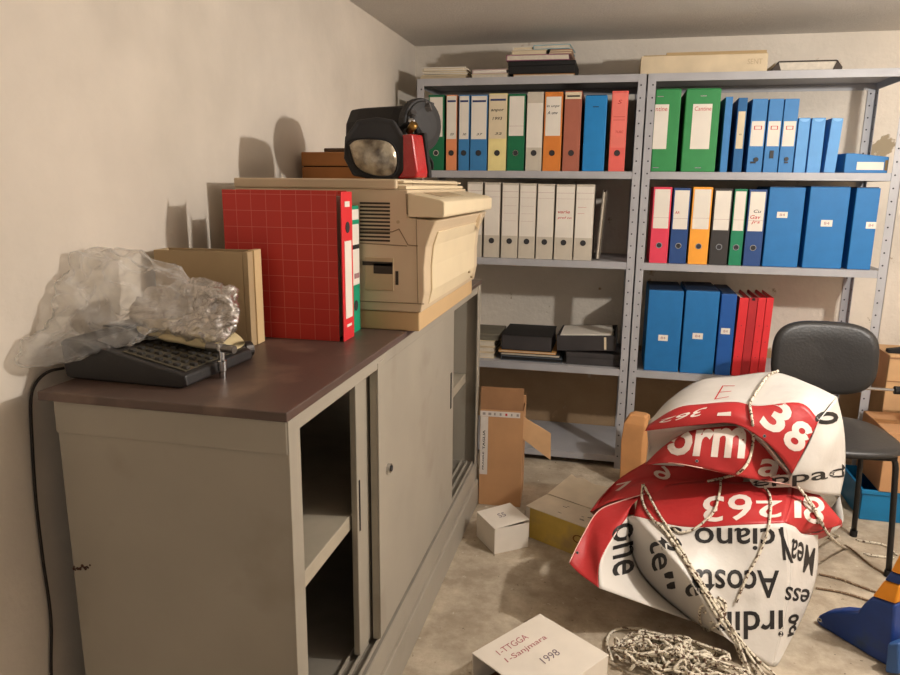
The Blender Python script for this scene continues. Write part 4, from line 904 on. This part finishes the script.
patch([[BK[0], BKs[0]*0.5+BK[0]*0.5, BK[0]], [pT, (pT+dn[0])*0.5+Vector((0.03, 0.05, 0.1)), dn[0]]], Wt, 8, 10, 0.004, 17)
pR = [un(840, 496, 'y', 2.18), un(842, 524, 'y', 2.115), un(818, 530, 'y', 2.08), un(817, 572, 'y', 2.06)]
patch([[pR[0], pR[1], pR[2], pR[3]], [Vector((0.64, 2.2, 0.2)), Vector((0.64, 2.19, 0.15)), Vector((0.62, 2.17, 0.1)), Vector((0.59, 2.14, 0.06))], [dn[6], Vector((0.6, 2.18, 0.002)), Vector((0.59, 2.16, 0.002)), Vector((0.57, 2.12, 0.002))]], Wt, 14, 12, 0.004, 18)
bt = thing('vinyl_banner', 'big crumpled red and white printed vinyl banner heaped on the floor', 'banner', (0, 0, 0))
sheet = SH.build('sheet', [vw, vr], bt, smooth=True, solid=0.0012)
BV = BVHTree.FromPolygons([tuple(v) for v in SH.v], SH.f)
def cast(px, py, off=0.001):
    d = ray(px, py).normalized(); h = BV.ray_cast(EYE, d)
    if h[0] is None: return None
    n_ = h[1] if h[1].dot(d) < 0 else -h[1]
    return h[0]+n_*off, h[3]
def decal(st, quad, mi, B, bold=0.012, shear=0.0, off=0.0016):
    """printed text on the sheet: quad = pixel corners (bottom-left, bottom-right, top-right, top-left) of the text box"""
    vs, fs, ar = text_raw(st, bold, shear); bm = bmesh.new()
    bv = [bm.verts.new((a, c, 0)) for a, c in vs]
    for f in fs:
        try: bm.faces.new([bv[i] for i in f])
        except ValueError: pass
    bmesh.ops.triangulate(bm, faces=bm.faces[:])
    for _ in range(4):
        e = [e for e in bm.edges if abs(e.verts[0].co.x-e.verts[1].co.x)*len(st)*0.6+abs(e.verts[0].co.y-e.verts[1].co.y) > 0.22]
        if not e: break
        bmesh.ops.subdivide_edges(bm, edges=e, cuts=1); bmesh.ops.triangulate(bm, faces=bm.faces[:])
    bm.verts.ensure_lookup_table(); Q = [Vector(q) for q in quad]; P_ = {}
    for i, v in enumerate(bm.verts):
        a, c = v.co.x, v.co.y; p = (Q[0]*(1-a)+Q[1]*a)*(1-c)+(Q[3]*(1-a)+Q[2]*a)*c
        P_[v] = cast(p.x, p.y, off); v.index = i
    out, fo, idx = [], [], {}
    for f in bm.faces:
        pp = [P_[v] for v in f.verts]
        if any(p is None for p in pp): continue
        if max(p[1] for p in pp)-min(p[1] for p in pp) > 0.03: continue
        ids = []
        for v in f.verts:
            if v not in idx: idx[v] = len(out); out.append(P_[v][0])
            ids.append(idx[v])
        fo.append(tuple(ids))
    bm.free()
    if fo: MB().add(out, fo).build(B[0], B[1], bt)
LB, LW, HW = (('lettering', mat('black_print', (36, 33, 32), 0.5)), ('lettering', mat('white_print', (228, 214, 204), 0.5)), ('handwriting', redink))
def rq(cx, cy, w, h, a):
    a = R(a); b_ = (math.cos(a)*w/2, math.sin(a)*w/2); u_ = (math.sin(a)*h/2, -math.cos(a)*h/2)
    return [(cx-b_[0]-u_[0], cy-b_[1]-u_[1]), (cx+b_[0]-u_[0], cy+b_[1]-u_[1]), (cx+b_[0]+u_[0], cy+b_[1]+u_[1]), (cx-b_[0]+u_[0], cy-b_[1]+u_[1])]
# main face, printed upside down (rotated 180 degrees): text box corners run right-to-left
def ups(s, x0, x1, y0, y1, B, dy=0, sk=0, **k):   # x0..x1 left/right in px, y0 top, y1 bottom; dy tilts right end
    decal(s, [(x1, y0+dy), (x0, y0), (x0+sk, y1), (x1+sk, y1+dy)], 0, B, **k)
ups('ciano S', 666, 775, 527, 551, LB, 1)
decal('l', [(793,563),(790,563),(778,529),(781,528)], 0, LB); decal('l', [(786,560),(783,560),(780,527),(783,527)], 0, LB)
ups('Acosta', 690, 779, 569, 597, LB, 1)
ups('irdin', 716, 783, 612, 640, LB, -2)
decal('Mea', [(815,548),(792,538),(788,566),(812,576)], 0, LB)
decal('less', [(815,590),(786,586),(783,606),(808,609)], 0, LB)
decal('g', [(799,613),(788,615),(787,637),(796,634)], 0, LB)
decal('one', [(612,527),(612,577),(634,573),(634,520)], 0, LB)
decal('te', [(649,540),(653,572),(672,566),(667,536)], 0, LB)
decal('e', [(684,585),(687,597),(707,594),(703,580)], 0, LB)
decal('"', [(664,572),(668,590),(676,588),(673,571)], 0, LB)
decal('0', [(815,425),(815,412),(838,411),(838,424)], 0, LB, bold=0.03)
decal('eppad', [(752,490),(846,481),(846,463),(752,478)], 0, LB)
ups('63', 703, 752, 497, 523, LW, -3)
ups('12', 756, 801, 501, 518, LW, 0)
ups('8', 803, 824, 494, 521, LW, 5)
decal('3', rq(777, 417, 24, 32, 33), 0, LW, bold=0.03)
decal('8', rq(798, 436, 23, 31, 36), 0, LW, bold=0.03)
decal('-', [(717,416),(731,416),(731,412),(718,413)], 0, LW, bold=0.01)
decal('362', [(708,407),(662,420),(656,424),(700,416)], 0, LW)
decal('orm', [(665,455),(744,459),(747,427),(670,431)], 0, LW, bold=0.03)
decal('a', [(756,475),(778,479),(783,463),(762,457)], 0, LW, bold=0.02)
decal('6', [(667,482),(652,476),(659,464),(675,470)], 0, LW)
decal('17', [(600,495),(632,488),(632,481),(606,487)], 0, LW)
decal('E', [(714,400),(731,397),(735,386),(720,386)], 0, HW, bold=-0.03, shear=0.1)
b = MB()
for px, py in ((697,461),(764.5,436),(577,553)):
    h = cast(px, py, 0.001)
    if h: q = ray(px, py).normalized(); b.cyl(h[0], h[0]-q*0.001, 0.0045, 12, 0); b.cyl(h[0]-q*0.0011, h[0]-q*0.0016, 0.003, 10, 1)
b.build('eyelet', [chrome, hole], bt)
b = MB()
for tr_ in (([(645,494),(620,502),(598,512),(583,535),(569,563)]), ([(646,463),(670,463),(702,468),(727,474),(747,478),(765,481),(790,484)])):
    pp = [cast(*q, off=0.002) for q in tr_]; pp = [p[0] for p in pp if p]
    if len(pp) > 2: b.tube(spline(pp, 40), 0.0018, 6)
b.build('hem', mat('pale_hem', (226, 180, 168), 0.5), bt, smooth=True)

# ------------------------------------------------------------------ ropes
ropem = mat('speckled_rope', (218, 208, 188), 0.85, var=0.1, scale=60, rgb2=(92, 68, 52), thr=(0.53, 0.57), tscale=120)
ropem2 = mat('brown_rope', (120, 96, 74), 0.85, var=0.2, scale=60, rgb2=(176, 158, 130), thr=(0.56, 0.64), tscale=160)
def sf(px, py, off=0.007):
    h = cast(px, py, off); g_ = un(px, py, 'z', 0.005)
    if h and (h[0]-EYE).length < (g_-EYE).length: return h[0]
    return g_
def rope(paths, name, label, r=0.0042, m=None, n=60):
    b = MB()
    for p in paths: b.tube(spline([sf(*q) if not isinstance(q, Vector) else q for q in p], n), r, 7)
    return tag(b.build(name, m or ropem, smooth=True), label, 'rope')
rope([[(778,373),(768,378),(754,398),(750,407),(752,422),(751,441),(747,460),(738,472),(724,479),(708,483)]], 'rope', 'pale rope draped over the top of the banner, right of the handwritten letter', 0.0042)
rope([[(643,486),(643,503),(652,520),(668,537),(690,572),(715,610),(738,648),(756,672),(764,700)], [(644,486),(657,512),(672,536),(694,573),(718,610),(744,650),(768,680)],
      [(668,536),(683,560),(702,590),(722,618),(750,652),(776,676)], [(660,525),(680,556),(700,585),(716,606),(735,640),(752,680)], [(700,590),(712,612),(728,634),(742,662),(748,690)],
      [(712,603),(703,606),(702,620),(706,630),(716,626),(722,616),(715,600),(706,612)], [(716,597),(724,603),(722,616),(712,622)]], 'rope_bundle', 'bundle of speckled ropes running down the front of the banner to the floor', 0.004)
rope([[(721,481),(720,494),(715,512),(706,522),(694,530),(680,534),(672,528)]], 'rope', 'short rope loop hanging under the red band, left of the long hanging one', 0.0036)
rope([[(765,486),(770,500),(768,525),(760,550),(747,575),(735,602)]], 'rope', 'single rope hanging down the white face of the banner across the black letters', 0.0036)
rope([[(797,485),(811,506),(820,522),(838,536),(862,541),(884,545),(897,555)], [(800,488),(813,512),(828,534),(846,548),(870,555),(894,558)]], 'rope', 'pale double rope leaving the right of the banner towards the banded stand', 0.004)
rope([[(815,522),(828,538),(850,548),(872,566),(900,582)]], 'rope', 'dark cord on the floor behind the pale double rope', 0.003, ropem2)
rope([[(819,574),(840,579),(862,587),(884,595)]], 'rope', 'brown rope on the floor between banner and stand, farther of two', 0.0036, ropem2)
rope([[(816,588),(840,592),(858,597),(878,604)]], 'rope', 'brown rope on the floor between banner and stand, nearer of two', 0.0036, ropem2)
random.seed(11)
b = MB()
for k in range(11):
    cx, cy = random.uniform(0.13, 0.33), random.uniform(1.70, 1.80); pts = []; a = random.uniform(0, 6)
    for i in range(26):
        a += random.uniform(0.2, 0.75); rr_ = random.uniform(0.03, 0.09)
        x = cx+rr_*1.25*math.cos(a)+random.uniform(-.015, .015); y = cy+rr_*0.7*math.sin(a); d = math.hypot((x-0.22)/0.2, (y-1.75)/0.13)
        pts.append(Vector((max(x, 0.066), y, max(0.005, 0.006+random.uniform(0, 0.065)*max(0, 1-d*0.7)+0.005*(k % 4)))))
    b.tube(spline(pts, 180), 0.0042, 6)
b.tube(spline([un(612, 660, 'z', 0.02), un(607, 640, 'z', 0.01), un(618, 629, 'z', 0.008), un(645, 630, 'z', 0.01), un(668, 642, 'z', 0.02), un(690, 660, 'z', 0.03), un(712, 672, 'z', 0.03)], 60), 0.0042, 7)
b.tube(spline([un(680, 655, 'z', 0.02), un(688, 648, 'z', 0.02), un(702, 648, 'z', 0.02), un(708, 655, 'z', 0.02), un(700, 664, 'z', 0.02), un(686, 664, 'z', 0.03)], 40), 0.004, 7)
tag(b.build('rope_coil', ropem, smooth=True), 'tangled heap of speckled rope on the floor in front of the banner', 'rope')

# ------------------------------------------------------------------ chair
t = thing('office_chair', 'small black chair with padded back, standing before the right rack', 'chair', (0.76, 2.53, 0), (0, 0, R(5)))
vinb = mat('black_leatherette', (44, 42, 41), 0.42, var=0.12, scale=8, bump=0.1, bscale=120); steelb = mat('black_tube', (40, 38, 37), 0.35, 0.4)
def pad(w, h, th, cv, n_=28, ex=3.2):   # superellipse cushion in local x/z plane, facing -y
    b = MB(); rings = []
    for k, (s_, yy) in enumerate(((0.0, -th), (0.5, -th), (0.85, -th*0.96), (0.96, -th*0.75), (1.0, -th*0.3), (0.99, th*0.1), (0.9, th*0.3), (0.0, th*0.34))):
        r_ = []
        for i in range(n_*2):
            a = 2*math.pi*i/(n_*2); c_, q_ = math.cos(a), math.sin(a)
            x = w*s_*math.copysign(abs(c_)**(2/ex), c_); z = h*s_*math.copysign(abs(q_)**(2/ex), q_)
            r_.append(Vector((x, yy+cv*((x/w)**2)*-1, z)))
        rings.append(r_)
    for i in range(len(rings)):
        if i in (0, len(rings)-1):
            for v in rings[i]: v += Vector((1e-4*random.random(), 0, 0))
    loft(b, rings, 0, False); return b
p0, p1 = un(774, 370, 'y', 2.75), un(882, 370, 'y', 2.75); zt2 = un(828, 323, 'y', 2.75).z
bw = (p1.x-p0.x)/2; hh = 0.135
bk_ = pad(bw, hh, 0.03, 0.03); bc = Vector(((p0.x+p1.x)/2, 2.755, zt2-hh))
Mi = Matrix.Rotation(R(-5), 4, 'Z') @ Matrix.Translation((-0.775, -2.5, 0))
bk_.v = [Mi @ (Matrix.Translation(bc) @ Matrix.Rotation(R(-6), 4, 'X') @ v) for v in bk_.v]
bk_.build('backrest', vinb, t, smooth=True)
s_ = pad(0.195, 0.2, 0.022, 0.0, ex=2.8); s_.v = [Vector((v.x, v.z, 0.43-v.y)) for v in s_.v]
s_.build('seat', vinb, t, smooth=True)
b = MB(); b.box(-0.15, 0.15, -0.15, 0.16, 0.405, 0.422); b.build('seat_pan', blackm, t, bevel=0.004)
b = MB(); b.tube(spline([(0.02, 0.1, 0.4), (0.02, 0.21, 0.4), (0.015, 0.262, 0.44), (0.01, 0.285, 0.55), (0.008, 0.282, 0.62)], 24), 0.016, 8); b.box(-0.045, 0.055, 0.262, 0.272, 0.44, 0.6); b.build('back_support', steelb, t, bevel=0.002)
b = MB(); b.cyl((0.06, 0.255, 0.5), (0.06, 0.262, 0.5), 0.006, 12); b.build('screw', chrome, t)
for sx, sy in ((-1, -1), (1, -1), (-1, 1), (1, 1)):
    b = MB(); b.tube(spline([(sx*0.12, sy*0.12, 0.41), (sx*0.152, sy*0.125, 0.4), (sx*0.162, sy*0.13, 0.3), (sx*0.178, sy*0.14, 0.012)], 14), 0.0095, 10); l_ = b.build('leg', steelb, t, smooth=True)
    q = MB(); q.cyl((sx*0.178, sy*0.14, 0.0004), (sx*0.178, sy*0.14, 0.022), 0.0125, 12); q.build('rubber_foot', blackm, l_)
# ------------------------------------------------------------------ things at the right edge
bx0 = 1.0
t = thing('storage_crate', 'blue plastic crate on the floor under the cardboard box, right edge', 'crate', (1.16, 2.97, 0.0004))
b = MB(); b.box(-0.17, 0.22, -0.13, -0.126, 0, 0.125); b.box(-0.17, 0.22, 0.126, 0.13, 0, 0.125); b.box(-0.17, -0.166, -0.126, 0.126, 0, 0.125); b.box(0.216, 0.22, -0.126, 0.126, 0, 0.125); b.box(-0.166, 0.216, -0.126, 0.126, 0, 0.004); blu = mat('turquoise_plastic', (20, 112, 160), 0.45)
b.build('body', blu, t, bevel=0.002)
b = MB(); b.box(-0.176, 0.226, -0.136, -0.1305, 0.108, 0.125); b.box(-0.176, -0.1705, -0.13, 0.13, 0.108, 0.125); b.build('rim', blu, t, bevel=0.002)
t = thing('cardboard_box', 'brown cardboard box on the blue crate, behind the chair seat', 'box', (1.2, 2.97, 0.1258))
b = MB(); b.box(-0.16, 0.22, -0.14, 0.13, 0, 0.24); b.build('body', kraft, t, bevel=0.003); MB().box(-0.16, 0.22, -0.03, 0.02, 0.2402, 0.2412).build('packing_tape', mat('brown_tape', (150, 104, 62), 0.4), t)
t = thing('cardboard_roll', 'rounded brown cardboard roll on the lower cardboard box at the right edge', 'roll', (1.24, 2.93, 0.367+0.0004))
b = MB(); b.lathe([(0.085, 0), (0.1, 0.03), (0.095, 0.08), (0.06, 0.115), (0.01, 0.12)], 26); b.build('shell', mat('brown_paper_roll', (150, 104, 62), 0.7), t, smooth=True)
t = thing('cardboard_box', 'upper cardboard box at the right edge, behind the rounded cardboard roll', 'box', (1.27, 3.2, 0.0004))
b = MB(); b.box(-0.155, 0.2, -0.085, 0.14, 0, 0.6); b.build('body', mat('pale_cardboard', (200, 160, 116), 0.85), t, bevel=0.003)
b = MB(); b.box(-0.156, 0.2, -0.087, -0.0852, 0.585, 0.592); b.box(-0.156, 0.2, -0.087, -0.0852, 0.49, 0.494); b.build('lid_edge', kraftd, t)
t = thing('clamp', 'small black clamp lying on top of the upper cardboard box', 'tool', (1.17, 3.17, 0.6008))
b = MB(); b.prism([(-0.05, 0), (0.06, 0), (0.06, 0.012), (0.03, 0.05), (0.0, 0.022), (-0.05, 0.014)], -0.018, 0.018); b.build('body', blackm, t, bevel=0.002)
t = thing('handle_bar', 'black handled rod lying across the cardboard roll beside the chair back', 'tool', (1.08, 2.93, 0.5038))
b = MB(); b.cyl((-0.12, 0, 0.0), (0.0, 0.0, 0.0), 0.006, 10, 1); b.cyl((0.0, 0, 0), (0.22, 0.0, 0.0), 0.016, 12, 0); b.build('rod', [blackm, chrome], t)
# blue banded stand
pa, pb = un(816, 624, 'z', 0.0), un(888, 668, 'z', 0.0); dv = (pb-pa); dv.z = 0; dv.normalize(); nv_ = Vector((-dv.y, dv.x, 0))
if nv_.dot(ray(850, 630)) < 0: nv_ = -nv_
def onplane(px, py):
    d = ray(px, py); tq = (pa-EYE).dot(nv_)/d.dot(nv_); p = EYE+d*tq; return Vector((p.dot(dv)-pa.dot(dv), p.z))
t = thing('striped_stand', 'blue plastic stand with orange-yellow bands, its foot pointing at the banner', 'stand', (pa.x, pa.y, 0.0003), (0, 0, math.atan2(dv.y, dv.x)))
def fin(pix, th0, th1, name, m, par=t, bevel=0.006):
    pl = [onplane(*q) for q in pix]; pl = [(p.x, max(p.y, 0.0)) for p in pl]
    return MB().prism(pl, th0, th1, 'y').build(name, m, par, bevel=bevel, seg=3)
bluep = mat('blue_rubber', (28, 60, 128), 0.5, var=0.12, scale=14, rgb2=(46, 66, 100), thr=(0.55, 0.75), tscale=12); yelp = mat('orange_yellow_band', (236, 150, 30), 0.5, var=0.08)
ft = fin([(815,621),(818,616),(826,612),(840,610.5),(852,612),(857,612),(863,604),(871,597),(895,605),(892,640),(889,668),(872,661),(850,650),(832,638),(820,628)], 0.0, 0.05, 'foot', bluep, bevel=0.008)
fin([(871.3,596.6),(895.2,604.6),(899,586),(883,581)], 0.001, 0.049, 'band', yelp)
fin([(883.2,580.6),(899.2,585.6),(903,577),(889.5,572)], 0.001, 0.049, 'shaft', bluep)
fin([(889.8,571.6),(903.2,576.6),(912,556),(900,552)], 0.001, 0.049, 'band', yelp)
fin([(900.2,551.6),(912.2,555.6),(930,510),(922,508)], 0.001, 0.049, 'shaft', bluep)
pe = onplane(820, 620); q = MB(); q.disc((pe.x, -0.0002, pe.y), 0.006, (0, -1, 0), 14, 0, 0.001); q.disc((pe.x, -0.0013, pe.y), 0.0035, (0, -1, 0), 12, 1, 0.0006); q.build('eyelet', [chrome, hole], ft)
fin([(894,640),(906,640),(906,672),(891,670)], -0.03, 0.05, 'foot', mat('lighter_blue_rubber', (52, 92, 150), 0.5), bevel=0.008)

# ------------------------------------------------------------------ light: one bare bulb to the right, below the ceiling
ld = bpy.data.lights.new('ceiling_bulb', 'POINT'); ld.energy = 83; ld.color = (1.0, 0.945, 0.88); ld.shadow_soft_size = 0.032
lo = bpy.data.objects.new('ceiling_bulb', ld); C.objects.link(lo); lo.location = (1.27, 1.6, 1.63)
w = bpy.data.worlds.new('world'); bpy.context.scene.world = w; w.use_nodes = True
w.node_tree.nodes['Background'].inputs[0].default_value = (1.0, 0.95, 0.9, 1); w.node_tree.nodes['Background'].inputs[1].default_value = 0.45  # world glow as soft fill through the added doorway
vs_ = bpy.context.scene.view_settings
vs_.view_transform = 'Standard'; vs_.look = 'None'; vs_.gamma = 1; vs_.use_curve_mapping = False; vs_.exposure = 0.1
